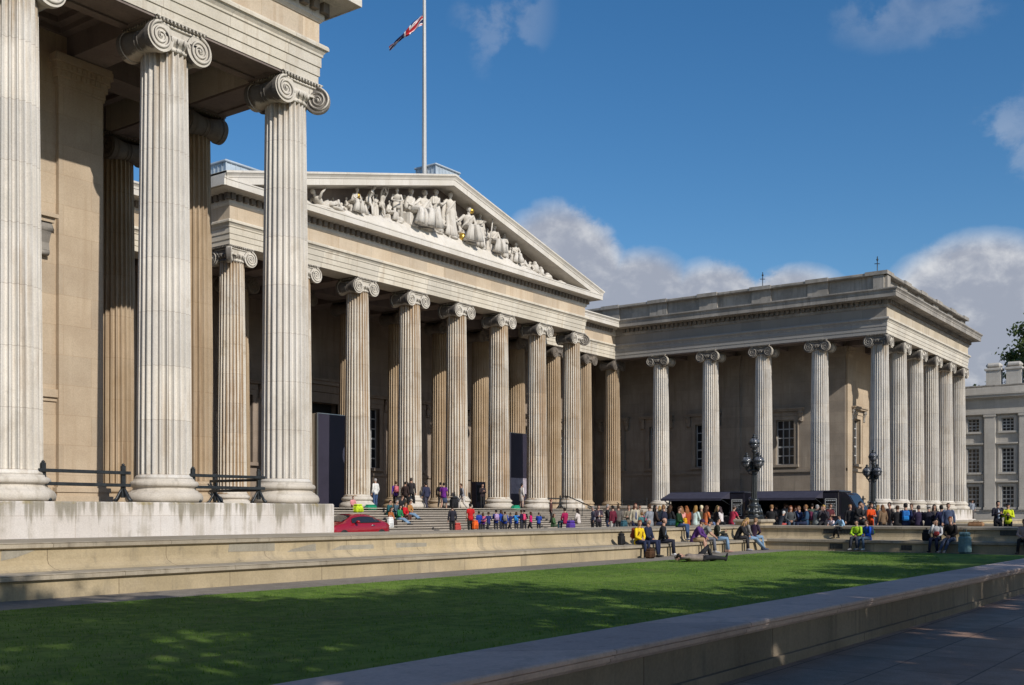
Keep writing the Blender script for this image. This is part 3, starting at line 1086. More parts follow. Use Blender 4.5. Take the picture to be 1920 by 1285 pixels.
for k in range(5):
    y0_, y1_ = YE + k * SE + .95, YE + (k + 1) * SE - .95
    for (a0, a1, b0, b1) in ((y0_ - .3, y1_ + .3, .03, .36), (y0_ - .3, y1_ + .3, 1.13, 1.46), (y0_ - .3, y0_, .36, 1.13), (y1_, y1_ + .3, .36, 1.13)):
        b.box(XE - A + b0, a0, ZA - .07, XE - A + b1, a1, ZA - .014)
b.box(XE - A + .02, YE + A, ZA - .0135, XE + A - .01, YR, ZA - .002)  # added dark plate, the underside's shade as colour
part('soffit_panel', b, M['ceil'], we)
DX, DY = XE + 4.1, YE + 4.1
fw_ = frame_of('X', DX, -1)
fs2 = frame_of('Y', DY, -1)
b = MB()
ew = [(36.0, 1.65), (43.75, 1.65), (48.5, 1.65), (53.2, 1.65)]
sw_ = [(92.95, 1.7), (102.3, 1.7)]
wall(b, fw_, DY, YR + 8, ZS, 17.2, [(u - w / 2, u + w / 2, 5.78, 9.66) for u, w in ew])
course(b, fw_, DY, YR + 8, 5.12, 5.36, .14); course(b, fw_, DY, YR + 8, 5.0, 5.118, .06)
course(b, fw_, DY, YR + 8, ZS, ZS + .5, .10)
part('wall', b, M['cellaW'], we)
b = MB()
wall(b, fs2, DX, XR - 2, ZS, 17.2, [(u - w / 2, u + w / 2, 5.78, 9.66) for u, w in sw_])
course(b, fs2, DX, XR - 2, 5.12, 5.36, .14)
course(b, fs2, DX, XR - 2, ZS, ZS + .5, .10)
part('wall', b, M['cella'], we)
for u, w in ew:
    window(we, fw_, u, w, 5.78, 9.66, 3, 5, m='cellaW')
for u, w in sw_:
    window(we, fs2, u, w, 5.78, 9.66, 3, 5)
anta(we, fw_, DY + .02, DY + 1.5, 'cellaW')
anta(we, fs2, DX, DX + 1.3, 'cella')
anta(we, fw_, 40.2, 41.9, 'cellaW')
soffit(we, XE + A - .1, YE + A - .1, XR - A, YR + 4, [XE + k * SE for k in range(2, 5)] + [DX + .6], [DY + .7] + [YE + k * SE for k in range(2, 5)])
pp = [(XE - A, YR + 6), (XE - A, YE - A), (XR + A, YE - A), (XR + A, YE + 30)]
L0 = YR + 6 - (YE - A)
parapet(we, pp, [(0, L0 - A - k * SE - .85, L0 - A - k * SE + .85) for k in range(1, 6)] + [(0, L0 - 1.6, L0 - .0)] + [(1, A + k * SE - .85, A + k * SE + .85) for k in range(1, 6)] + [(1, .02, 1.6)], 'sooty')
b = MB(); b.box(XE - .1, YE, 18.7, XR + .1, YR + 16, 18.98); b.box(XE + 4, YE + 4, 18.98, XR - 4, YR + 12, 19.4)
part('roof', b, M['lead'], we)
for px in (1430, 1645):
    y_ = on_x(px, XE + .3)
    b = MB()
    b.tube([(XE + .3, y_, 19), (XE + .3, y_, 21.9)], .035, 6)
    b.tube([(XE + .3, y_ - .2, 21.3), (XE + .3, y_ + .22, 21.35)], .03, 6)
    b.ball((XE + .3, y_, 21.65), .09, 8, 6)
    part('lightning_rod', b, M['iron'], we)

# ------------------------------------------------------------------ central portico and the ranges that join it to the wings
wp = thing('museum_portico', 'central pedimented temple front with statues at the head of the steps', 'portico')
b = MB()
sweep(b, [(XW + e, YR - e), (XP - e, YR - e), (XP - e, YP - e), (XQ + e, YP - e), (XQ + e, YR - e), (XE - e, YR - e)],
      [(-6, .2), (0, .2), (0, ZS - .03), (-.03, ZS), (-6, ZS)], 0, None, (0, 1), (0, -1), (False, False))
b.box(XP - 1, YP + 4, .2, XQ + 1, 62, ZS - .004)
b.box(XW - 4, YR + 4, .2, XE + 4, 62, ZS - .008)
b.box(XP - e + .3, YP - e + .3, ZS + .001, XQ + e - .3, 56, ZS + .0045, 1)
part('podium', b, [M['podium'], M['platform']], wp)
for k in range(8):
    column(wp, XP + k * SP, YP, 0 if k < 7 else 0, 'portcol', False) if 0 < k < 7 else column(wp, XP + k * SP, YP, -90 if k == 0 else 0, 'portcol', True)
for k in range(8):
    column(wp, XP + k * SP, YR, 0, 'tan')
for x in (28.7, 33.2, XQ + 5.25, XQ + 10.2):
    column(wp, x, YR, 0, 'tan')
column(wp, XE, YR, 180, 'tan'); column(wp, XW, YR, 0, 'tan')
cor = entab(wp, [(XW + A, YR - A), (XP - A, YR - A), (XP - A, YP - A), (XQ + A, YP - A), (XQ + A, YR - A), (XE - A, YR - A)], (0, 1), (0, -1), cyma=False)
b = MB()
sweep(b, [(XW + A, YR - A), (XP - A, YR - A), (XP - A, YP - A - .02)], P_CYMA, 0, None, (0, 1), (1, 0), (False, True))
part('gutter_moulding', b, M['cornice'], wp)
b = MB()
sweep(b, [(XQ + A, YP - A - .02), (XQ + A, YR - A), (XE - A, YR - A)], P_CYMA, 0, None, (1, 0), (0, -1), (True, False))
part('gutter_moulding', b, M['cornice'], wp)
# inner architraves and ceiling
b = MB()
for k in range(8):
    b.box(XP + k * SP - .6, YP + A, ZA + .02, XP + k * SP + .6, 55.3, 16.7)
b.box(XP - A, YR - .7, ZA + .01, XQ + A, YR + .7, 16.71)
b.box(XW, YR, 16.72, XP, 55.4, 16.95); b.box(XP - A + .1, YP - .3, 16.72, XQ + A - .1, 55.4, 16.95); b.box(XQ, YR, 16.725, XE, 55.4, 16.955)
for i in range(7):
    for (q0, q1) in ((YP + A, YR - .7), (YR + .7, 55.3)):
        a_, c_ = XP + i * SP + .6, XP + (i + 1) * SP - .6
        for ins, h in ((0, .4), (.3, .2)):
            b.box(a_ + ins, q0 + ins, 16.7 - h, c_ - ins, q0 + ins + .3, 16.697)
            b.box(a_ + ins, q1 - ins - .3, 16.7 - h, c_ - ins, q1 - ins, 16.697)
            b.box(a_ + ins, q0 + ins + .3, 16.7 - h, a_ + ins + .3, q1 - ins - .3, 16.697)
            b.box(c_ - ins - .3, q0 + ins + .3, 16.7 - h, c_ - ins, q1 - ins - .3, 16.697)
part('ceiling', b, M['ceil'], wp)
fr_ = frame_of('Y', 55.3, -1)
b = MB()
rw = [(58.6, 1.7), (63.4, 1.7), (68.6, 1.7), (73.6, 1.7), (79, 1.7), (84, 1.7), (46.5, 1.7), (41.5, 1.7), (36, 1.7), (31, 1.7), (26, 1.7)]
wall(b, fr_, CX, DX, ZS, 17.2, [(u - w / 2, u + w / 2, 4.9, 9.3) for u, w in rw] + [(50.7, 55.0, ZS, 9.3)], .6)
course(b, fr_, CX, DX, ZS, ZS + .5, .10)
course(b, fr_, 57, DX, 4.3, 4.5, .12)
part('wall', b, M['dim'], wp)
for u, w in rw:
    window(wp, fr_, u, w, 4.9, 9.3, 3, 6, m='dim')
b = MB()
for q in (0, .22, .44):
    b.box(50.7 - .7 + q, -.05, ZS, 50.7, .12 + .05 * (2 - q / .22), 9.3 + .7 - q, 0, fr_)
    b.box(55.0, -.05, ZS, 55.7 - q, .12 + .05 * (2 - q / .22), 9.3 + .7 - q, 0, fr_)
    b.box(50.7, -.05, 9.3, 55.0, .12 + .05 * (2 - q / .22) - .002, 9.998 - q, 0, fr_)
b.box(49.4, -.05, 10.02, 56.3, .35, 10.5, 0, fr_)
b.box(49.2, -.05, 10.503, 56.5, .6, 10.75, 0, fr_)
b.box(49.0, -.05, 10.753, 56.7, .72, 10.92, 0, fr_)
dr = part('doorway', b, M['dim'], wp)
b = MB()
b.box(50.7, -.58, ZS, 55, -.5, 9.3, 0, fr_)
for i in range(2):
    for j in range(4):
        b.box(50.9 + i * 2.1, -.5, ZS + .3 + j * 1.8, 52.6 + i * 2.1, -.46, ZS + 1.8 + j * 1.8, 0, fr_)
part('door', b, M['dark'], dr)
# pediment
ZR = 18.93
xl, xr = XP - A - 1.15, XQ + A + 1.15
rise = 23.41 - ZR
b = MB()
sweep(b, [(xl, YP - A), (XC, YP - A), (xr, YP - A)],
      [(-.6, -.66), (.90, -.66), (.92, -.69), (.97, -.69), (.97, -.34), (1.0, -.33), (1.02, -.24), (1.08, -.15), (1.13, -.10), (1.13, 0), (1.08, .02), (-.6, .02)],
      0, [ZR, ZR + rise, ZR])


def plinth_z(x):
    """top of the sloping block the statues stand on, higher towards the middle"""
    return 18.66 + .95 * max(0, 1 - (abs(x - XC) / 12.5) ** 2)


ped = part('pediment', b, M['cornice'], wp)
b = MB()
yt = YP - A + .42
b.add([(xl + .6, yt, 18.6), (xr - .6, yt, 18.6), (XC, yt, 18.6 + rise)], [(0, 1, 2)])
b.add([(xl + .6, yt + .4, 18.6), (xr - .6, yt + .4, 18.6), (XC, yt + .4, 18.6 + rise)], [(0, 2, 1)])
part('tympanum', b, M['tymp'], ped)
b = MB()
rows = []
for i in range(61):
    x = xl + .5 + (xr - xl - 1.0) * i / 60
    zt = plinth_z(x) + .02
    rows += [(x, YP - A - .86, 18.645), (x, YP - A - .60, 18.645 + (zt - 18.645) * .55), (x, YP - A - .30, zt), (x, yt + .02, zt)]
b.add(rows, [(i * 4 + j, i * 4 + 4 + j, i * 4 + 5 + j, i * 4 + 1 + j) for i in range(60) for j in range(3)])
part('statue_plinth', b, M['cornice'], ped)
b = MB()
for sx_ in (0, 1):
    xa = xl + .1 if not sx_ else xr - .1
    b.add([(xa, YP - A + .5, ZR - .1), (XC, YP - A + .5, ZR + rise - .1), (XC, 64, ZR + rise - .1), (xa, 64, ZR - .1),
           (xa, YP - A + .5, ZR - .3), (XC, YP - A + .5, ZR + rise - .3), (XC, 64, ZR + rise - .3), (xa, 64, ZR - .3)],
          [(0, 1, 2, 3), (4, 7, 6, 5), (0, 4, 5, 1), (3, 2, 6, 7), (0, 3, 7, 4)])
b.box(XC - .2, YP - A + .5, ZR + rise - .12, XC + .2, 64, ZR + rise + .06)
b.box(XW - 2, YR, 18.66, XP - 1.4, 64, 18.9); b.box(XQ + 1.4, YR, 18.66, XE + 2, 64, 18.9)
part('roof', b, M['slate'], wp)


def lantern(x0_, y0_, x1_, y1_, z0_, z1_):
    b = MB()
    b.box(x0_, y0_, z0_, x1_, y1_, z1_)
    b.bbox(x0_ - .12, y0_ - .12, z1_ + .003, x1_ + .12, y1_ + .12, z1_ + .14, .04)
    n = max(2, int((x1_ - x0_) / .35))
    for i in range(n + 1):
        x = x0_ + (x1_ - x0_) * i / n
        b.box(x - .025, y0_ - .035, z0_, x + .025, y0_ - .002, z1_)
    n = max(2, int((y1_ - y0_) / .35))
    for i in range(n + 1):
        y = y0_ + (y1_ - y0_) * i / n
        b.box(x0_ - .035, y - .025, z0_, x0_ - .002, y + .025, z1_)
    part('roof_lantern', b, M['lead'], wp)


lantern(40.9, 50, 47.0, 61, 18.9, 21.85)
lantern(57.8, 48.4, 60.35, 50.2, 21, 25.75)

# ------------------------------------------------------------------ stone steps below the portico
b = MB()
NS = 11
rz_ = (ZS - .3) / NS
ys0 = YP - e
for k in range(NS):
    z = ZS - (k + 1) * rz_
    yf = ys0 - (k + 1) * .38
    if k < NS - 1:
        b.box(XW + 4, yf, .28, 73.2, yf + .38 + .002, z - .052, 1)
        b.box(XW + 4, yf - .05, z - .05, 73.2, yf + .45, z)
b.box(XW + 4, ys0 - .45, ZS - .05, 73.2, ys0 - .003, ZS - .006)
b.box(73.25, ys0 - 3.6, .28, 76.4, ys0 + .9, ZS + .05)
b.bbox(73.15, ys0 - 3.7, ZS + .053, 76.5, ys0 + 1.0, ZS + .25, .03)
tag(b.build('stone_steps', [M['step'], M['riser']]), 'broad flight of worn stone steps rising to the portico columns', 'steps')
hr = thing('handrail', 'sloping black iron handrail at the right end of the steps', 'handrail')
b = MB()
xh = 68.6
b.tube([(xh, ys0 + .3, ZS + .95), (xh, ys0 - .1, ZS + .95), (xh, ys0 - 4.3, .3 + .95), (xh, ys0 - 4.6, 1.25)], .04, 8)
part('rail', b, M['iron'], hr)
for t in (0, 1.4, 2.8, 4.2):
    b = MB(); zz = ZS - t * rz_ / .38
    b.tube([(xh, ys0 - t, max(.3, zz - .1)), (xh, ys0 - t, zz + .93)], .025, 6)
    part('post', b, M['iron'], hr)

# ------------------------------------------------------------------ stepped bench walls round the lawn
SEAT, LEDGE = .456, 1.02
bw = thing('bench_wall', 'long sunlit stone wall with a bench step, running along the far side of the lawn', 'bench wall', (0, LY, 0), 0, 'bench walls round the lawn')
bw.location = (0, 0, 0)
XE0 = LX
n_prof = [(0, -.05), (0, SEAT - .13), (.03, SEAT - .125), (.09, SEAT - .095), (.09, SEAT - .025), (.075, SEAT - .022), (.085, SEAT - .006), (.06, SEAT), (-.75, SEAT + .005)]


def stepped(parent, path, d_out=None, d_in=None):
    b = MB()
    sweep(b, path, [(-1.6, -.05), (0, -.05), (0, SEAT - .125), (-1.6, SEAT - .125)], 0, None, d_in, d_out)
    part('seat_front', b, M['bench'], parent)
    b = MB()
    sweep(b, path, [(-1.3, SEAT - .123), (.03, SEAT - .123), (.085, SEAT - .10), (.09, SEAT - .03), (.07, SEAT - .024), (.085, SEAT - .012), (.07, SEAT), (-1.3, SEAT + .003)], 0, None, d_in, d_out)
    part('seat', b, M['benchcap'], parent)
    b = MB()
    sweep(b, path, [(-1.9, SEAT), (-.78, SEAT + .004), (-.86, SEAT + .05), (-.93, SEAT + .13), (-.95, SEAT + .22), (-.95, LEDGE - .125), (-1.9, LEDGE - .125)], 0, None, d_in, d_out)
    part('back_wall', b, M['bench'], parent)
    b = MB()
    sweep(b, path, [(-4.0, .2), (-4.0, LEDGE - .03), (-3.95, LEDGE), (-.90, LEDGE - .001), (-.875, LEDGE - .013), (-.89, LEDGE - .025), (-.865, LEDGE - .03), (-.87, LEDGE - .10), (-.92, LEDGE - .123), (-2.2, LEDGE - .123), (-2.2, .2)], 0, None, d_in, d_out)
    part('coping', b, M['benchcap'], parent)


stepped(bw, [(-60, LY), (LX, LY)], (0, -1))
for poly in (((430, 1020), (515, 1018), (515, 1033), (428, 1035)), ((520, 1044), (548, 1030), (592, 1019), (593, 1041)), ((600, 1041), (640, 1023), (700, 1021), (702, 1036)), ((3, 1032), (66, 1032), (30, 1046), (2, 1052)), ((742, 1018), (800, 1018), (800, 1027), (744, 1029))):
    yp = LY + .944
    v = []
    for px, py in poly:
        x = on_y(px, yp)
        v.append((x, yp, EYE + (YH - py) / FPX * (x * cs + yp * sn)))
    b = MB()
    b.add(v + [(p[0], yp + .03, p[2]) for p in v], [(0, 1, 2, 3)] + [(i, 4 + i, 4 + (i + 1) % 4, (i + 1) % 4) for i in range(4)])
    part('repair_patch', b, M['repair'], bw)
be = thing('bench_wall', 'shaded stone wall with a bench step and dark vents, closing the right end of the lawn', 'bench wall', (0, 0, 0), 0, 'bench walls round the lawn')
stepped(be, [(LX, LY), (LX, 3.0)], None, (1, 0))
for px, w, lo, hi in ((1575, 62, .70, .93), (1892, 34, .70, .93), (1568, 24, .08, .30), (1700, 20, .08, .28)):
    X_ = LX + (.95 if lo > .5 else 0)
    y0_, y1_ = on_x(px + w / 2, X_), on_x(px - w / 2, X_)
    b = MB()
    b.box(X_ - .02, y0_, lo, X_ - .002, y1_, hi)
    nb = int((y1_ - y0_) / .12)
    for i in range(nb):
        yy = y0_ + (i + .5) * (y1_ - y0_) / nb
        b.box(X_ - .035, yy - .015, lo, X_ - .0195, yy + .015, hi)
    part('vent_grille', b, M['iron'], be)
for i, (px, X_) in enumerate(((1411, 46.95), (1640, 62.4))):
    y_ = on_x((1414, 1637)[i], X_)
    t = thing('stone_pier', 'square stone pier at the corner where the two bench walls meet' if i == 0 else 'square stone pier under the more distant lamp post, half hidden by people', 'pier', (X_, y_, 0), 0, 'lamp piers')
    b = MB()
    h = 1.30
    b.box(-.72, -.62, .2, .72, .62, h - .16)
    b.bbox(-.70, -.70, .21, .70, .70, .45, .03)
    part('shaft', b, M['bench'], t)
    b = MB(); b.bbox(-.80, -.72, h - .158, .80, .72, h, .05)
    part('cap', b, M['benchcap'], t)
nw = thing('low_wall', 'low dark stone wall with a broad flat cap cutting across the lower right corner', 'wall')
b = MB(); b.box(-60, 4.41, -.05, LX + .9, 5.12, .40)
b.box(-60, 4.36, -.05, LX + .9, 4.42, .10)
part('wall_face', b, M['nearface'], nw)
b = MB()
sweep(b, [(-60, 4.41), (LX + .9, 4.41)], [(-.76, .402), (.02, .402), (.05, .43), (.05, .455), (.075, .46), (.075, .475), (.06, .478), (.06, .485), (.085, .49), (.085, .515), (.07, .528), (-.74, .532), (-.76, .52)])
part('cap', b, M['nearcap'], nw)
# wall of the second lawn beyond the central path
ew_ = thing('bench_wall', 'distant low stone wall round the second lawn, behind the crowd on the right', 'bench wall', (0, 0, 0), 0, 'bench walls round the lawn')
b = MB()
sweep(b, [(61.6, 2), (61.6, 21), (130, 21)][::-1], [(-.05, .2), (0, .2), (0, .9), (-.9, .9), (-.9, .2)])
part('wall_face', b, M['bench'], ew_)
b = MB()
sweep(b, [(61.6, 2), (61.6, 21), (130, 21)][::-1], [(.08, .903), (.08, 1.0), (.05, 1.02), (-.95, 1.02), (-.95, .903)])
part('coping', b, M['benchcap'], ew_)


# ------------------------------------------------------------------ lamp posts
def lamp_post(label, x, y, z):
    t = thing('lamp_post', label, 'lamp post', (x, y, z), R(20), 'globe lamp posts')
    b = MB()
    b.bbox(-.44, -.44, 0, .44, .44, .10, .02)
    b.lathe([(.42, .10), (.42, .16), (.34, .20), (.33, .26), (.38, .30), (.38, .36), (.30, .42), (.27, .52), (.30, .58), (.30, .63), (.21, .68), (.19, .80), (.22, .86), (.22, .92), (.15, .96)], 20)
    for k in range(8):
        a = 2 * PI * k / 8
        b.tube([(.36 * math.cos(a), .36 * math.sin(a), .18), (.33 * math.cos(a), .33 * math.sin(a), .36), (.24 * math.cos(a), .24 * math.sin(a), .62)], [.05, .06, .03], 6)
    part('base', b, M['lampiron'], t)
    b = MB()
    vs, fs = [], []
    for k, (r, zz) in enumerate(((.145, .95), (.125, 1.6), (.115, 2.20))):
        vs += [(p[0], p[1], zz) for p in flute_ring(r, 10)]
    n = 70
    for k in range(2):
        for i in range(n):
            j = (i + 1) % n
            fs.append((k * n + i, k * n + j, (k + 1) * n + j, (k + 1) * n + i))
    b.add(vs, fs)
    b.lathe([(.12, 2.19), (.18, 2.23), (.18, 2.28), (.12, 2.32), (.10, 2.5), (.15, 2.54), (.08, 2.6), (.065, 3.05), (.12, 3.1), (.13, 3.16), (.05, 3.2)], 16)
    for k in range(6):
        a = 2 * PI * k / 6
        b.ball((.15 * math.cos(a), .15 * math.sin(a), 2.40), (.06, .06, .12), 6, 5)
    part('shaft', b, M['lampiron'], t)

    def globe(c, parent_arm):
        x_, y_, z_ = c
        b = MB()
        b.lathe([(.03, z_ - .27), (.11, z_ - .245), (.20, z_ - .15), (.243, z_ - .01)], 18, x_, y_)
        b.lathe([(.243, z_ + .02), (.228, z_ + .10), (.155, z_ + .20), (.08, z_ + .245)], 18, x_, y_)
        gl = part('globe', b, M['lampglass'], t)
        b = MB()
        b.lathe([(.247, z_ - .03), (.272, z_ - .022), (.272, z_ + .026), (.247, z_ + .034)], 20, x_, y_)
        for k in range(8):
            a = 2 * PI * k / 8
            pts = []
            for q in range(7):
                th = -PI / 2 + .25 + q * (PI - .5) / 6
                pts.append((x_ + .252 * math.cos(th) * math.cos(a), y_ + .252 * math.cos(th) * math.sin(a), z_ + .262 * math.sin(th)))
            b.tube(pts, .014, 4)
        b.lathe([(.12, z_ + .245), (.13, z_ + .275), (.07, z_ + .31), (.06, z_ + .35), (.085, z_ + .37), (.02, z_ + .43)], 12, x_, y_)
        b.lathe([(.02, z_ - .40), (.06, z_ - .36), (.05, z_ - .31), (.13, z_ - .275), (.10, z_ - .26)], 12, x_, y_)
        part('globe_frame', b, M['lampiron'], gl)

    globe((0, 0, 3.50), None)
    for k in range(3):
        a = 2 * PI * k / 3 + R(100)
        ca, sa = math.cos(a), math.sin(a)
        b = MB()
        b.tube([(.05 * ca, .05 * sa, 2.34), (.20 * ca, .20 * sa, 2.24), (.30 * ca, .30 * sa, 2.22), (.34 * ca, .34 * sa, 2.30), (.34 * ca, .34 * sa, 2.36)], [.05, .045, .04, .035, .05], 8)
        b.tube([(.12 * ca, .12 * sa, 2.06), (.24 * ca, .24 * sa, 2.10), (.27 * ca, .27 * sa, 2.2)], [.02, .025, .02], 6)
        part('arm', b, M['lampiron'], t)
        globe((.34 * ca, .34 * sa, 2.64), None)
    return t


lamp_post('ornate black lamp post with clustered globes on the corner pier between the two food vans', 46.95, on_x(1414, 46.95), 1.30)
lamp_post('ornate black lamp post with clustered globes before the far wing corner column', 62.4, on_x(1637, 62.4), 1.30)


# ------------------------------------------------------------------ black trestle barriers
def barrier(label, p, q, z, group='black trestle barriers', h=1.0):
    p, q = Vector((*p, 0)), Vector((*q, 0))
    L = (q - p).length
    a = math.atan2(q.y - p.y, q.x - p.x)
    t = thing('barrier', label, 'barrier', (p.x, p.y, z), a, group)
    for zz in (.46, .80):
        b = MB(); b.bbox(-.18, -.055 + .0, zz - .045, L + .18, .0, zz + .045, .012)
        part('rail', b, M['iron'], t)
    for x in (.0, L):
        b = MB()
        b.bbox(x - .06, .002, .12, x + .06, .10, h, .012)
        b.lathe([(.035, h), (.05, h + .03), (.0, h + .07)], 8, x, .05)
        for s_ in (-1, 1):
            b.tube([(x, .05, .46), (x, .05 + s_ * .10, .30), (x, .05 + s_ * .22, .12), (x, .05 + s_ * .34, .03)], [.035, .04, .045, .05], 6)
            b.tube([(x, .05, .42), (x + s_ * .10, .05, .28), (x + s_ * .2, .05, .10), (x + s_ * .27, .05, .03)], [.03, .035, .04, .045], 6)
        part('trestle', b, M['iron'], t)


barrier('black barrier with two rails between the two largest columns at the far left', (on_y(83, 26.0), 26.0), (on_y(233, 26.0), 26.0), ZS)
barrier('black barrier with two rails between the second and third large columns', (on_y(364, 26.0), 26.0), (on_y(487, 26.0), 26.0), ZS)
barrier('black barrier seen side-on behind the third large column at the wing corner', (24.3, 30.35), (24.3, 27.95), ZS)
for k, lb in enumerate(('black rail barrier beside the corner column of the far wing', 'black rail barrier behind the right food van',
                        'black rail barrier behind the lamp post at the corner pier', 'black rail barrier behind the left food van',
                        'black rail barrier at the dark inner corner left of the food vans')):
    y0_ = YE + k * SE + 1.15
    barrier(lb, (XE - .5, y0_), (XE - .5, y0_ + SE - 2.3), ZS)
barrier('black rail barrier among the portico columns at the head of the handrail', (XQ - SP + 1.2, YP + .2), (XQ - 1.2, YP + .2), ZS)

# ------------------------------------------------------------------ tall exhibition panels in the portico
for x0_, x1_, lb, pr in ((46.2, 48.9, 'tall dark purple exhibition panel nearest the left end of the portico', 0), (66.0, 68.5, 'tall dark purple exhibition panel with a pale picture, between the right-hand portico columns', 1)):
    t = thing('exhibition_panel', lb, 'display panel', (x0_, 48.0, ZS), 0, 'tall exhibition panels')
    w = x1_ - x0_
    b = MB(); b.box(0, .03, 0, w, .75, 5.75)
    part('carcass', b, M['panelside'], t)
    b = MB(); b.box(.02, 0, .02, w - .02, .028, 5.73)
    fp = part('front', b, M['panel'], t)
    b = MB(); b.box(-.05, -.02, 0, .018, .1, 5.78); b.box(w - .018, -.02, 0, w + .05, .1, 5.78); b.box(.02, -.02, 5.735, w - .02, .1, 5.78)
    part('edge_strip', b, M['steel'], t)
    b = MB()
    if pr:
        b.box(.15, -.006, 1.15, w - .3, -.002, 2.35)
    else:
        b.ball((w - .32, -.0, 3.3), (.28, .02, .55), 14, 10)
    part('picture', b, M['print'], fp)
t = thing('sign_box', 'low dark box sign standing among the portico columns', 'sign', (on_y(893, 47.9), 47.9, ZS), 0)
b = MB(); b.bbox(0, 0, 0, 1.1, .45, 1.95, .02); part('case', b, M['panel'], t)
b = MB(); b.box(.1, -.012, .5, 1.0, -.002, 1.7); part('face', b, M['dark'], t)

# ------------------------------------------------------------------ flagpole and flag at half mast
fx, fy = 59.1, 49.3
fx = on_y(795.5, fy)
t = thing('flagpole', 'tall white flagpole rising behind the pediment', 'flagpole', (fx, fy, 22.4), 0)
b = MB(); b.tube([(0, 0, 0), (0, 0, 3.2), (0, 0, 10), (0, 0, 20)], [.19, .17, .14, .10], 14)
b.lathe([(.24, 0), (.24, .3), (.19, .34)], 14)
part('pole', b, M['whitepaint'], t)
b = MB(); b.tube([(-.16, -.05, 2.5), (-.14, -.05, 19)], .012, 4); part('halyard', b, M['iron'], t)
b = MB(); b.ball((0, 0, 20.1), .16, 10, 8); part('finial', b, M['gold'], t)
fl = MB()
NU, NV = 66, 33
dx, dy = -.5866, .8099


def union(u, v):
    """colour index of the British flag at u,v in 0..1 (u along 2 units, v along 1): 0 navy 1 white 2 red"""
    x, y = u * 2 - 1, v - .5
    if abs(x) < .10 or abs(y) < .10:
        return 2
    if abs(x) < .17 or abs(y) < .17:
        return 1
    d1, d2 = (y - x / 2) / 1.118, (y + x / 2) / 1.118
    for d in (d1, d2):
        if abs(d) < .033:
            return 2
    if abs(d1) < .10 or abs(d2) < .10:
        return 1
    return 0


vs, fs = [], []
for j in range(NV + 1):
    for i in range(NU + 1):
        u, v = i / NU, j / NV
        run = 2.25 * u - .1 * math.sin(u * 5)
        drop = .15 * u + 1.75 * u ** 1.35
        ht = .72 * (1 - .70 * u) * (1 - v) + .10 * math.sin(u * 6 + v * 3)
        rip = .16 * math.sin(v * 9 + u * 7) * (.3 + u) + .10 * math.sin(u * 13 - v * 4)
        vs.append((fx - .14 + dx * run + .81 * rip, fy + dy * run + .587 * rip, 22.4 + 13.30 - drop + ht - .05))
for j in range(NV):
    for i in range(NU):
        a_ = j * (NU + 1) + i
        fl.add([], [])
        fs.append(((a_, a_ + 1, a_ + NU + 2, a_ + NU + 1), union((i + .5) / NU, 1 - (j + .5) / NV)))
fl.v = vs
for f_, mi_ in fs:
    fl.f.append(f_); fl.mi.append(mi_); fl.sm.append(True)
fo = fl.build('flag', [mat('flag_navy', (.012, .022, .10), .8), mat('flag_white', (.70, .70, .70), .8), mat('flag_red', (.45, .02, .03), .8)])
tag(fo, 'British flag flying limply at half mast from the white pole', 'flag')


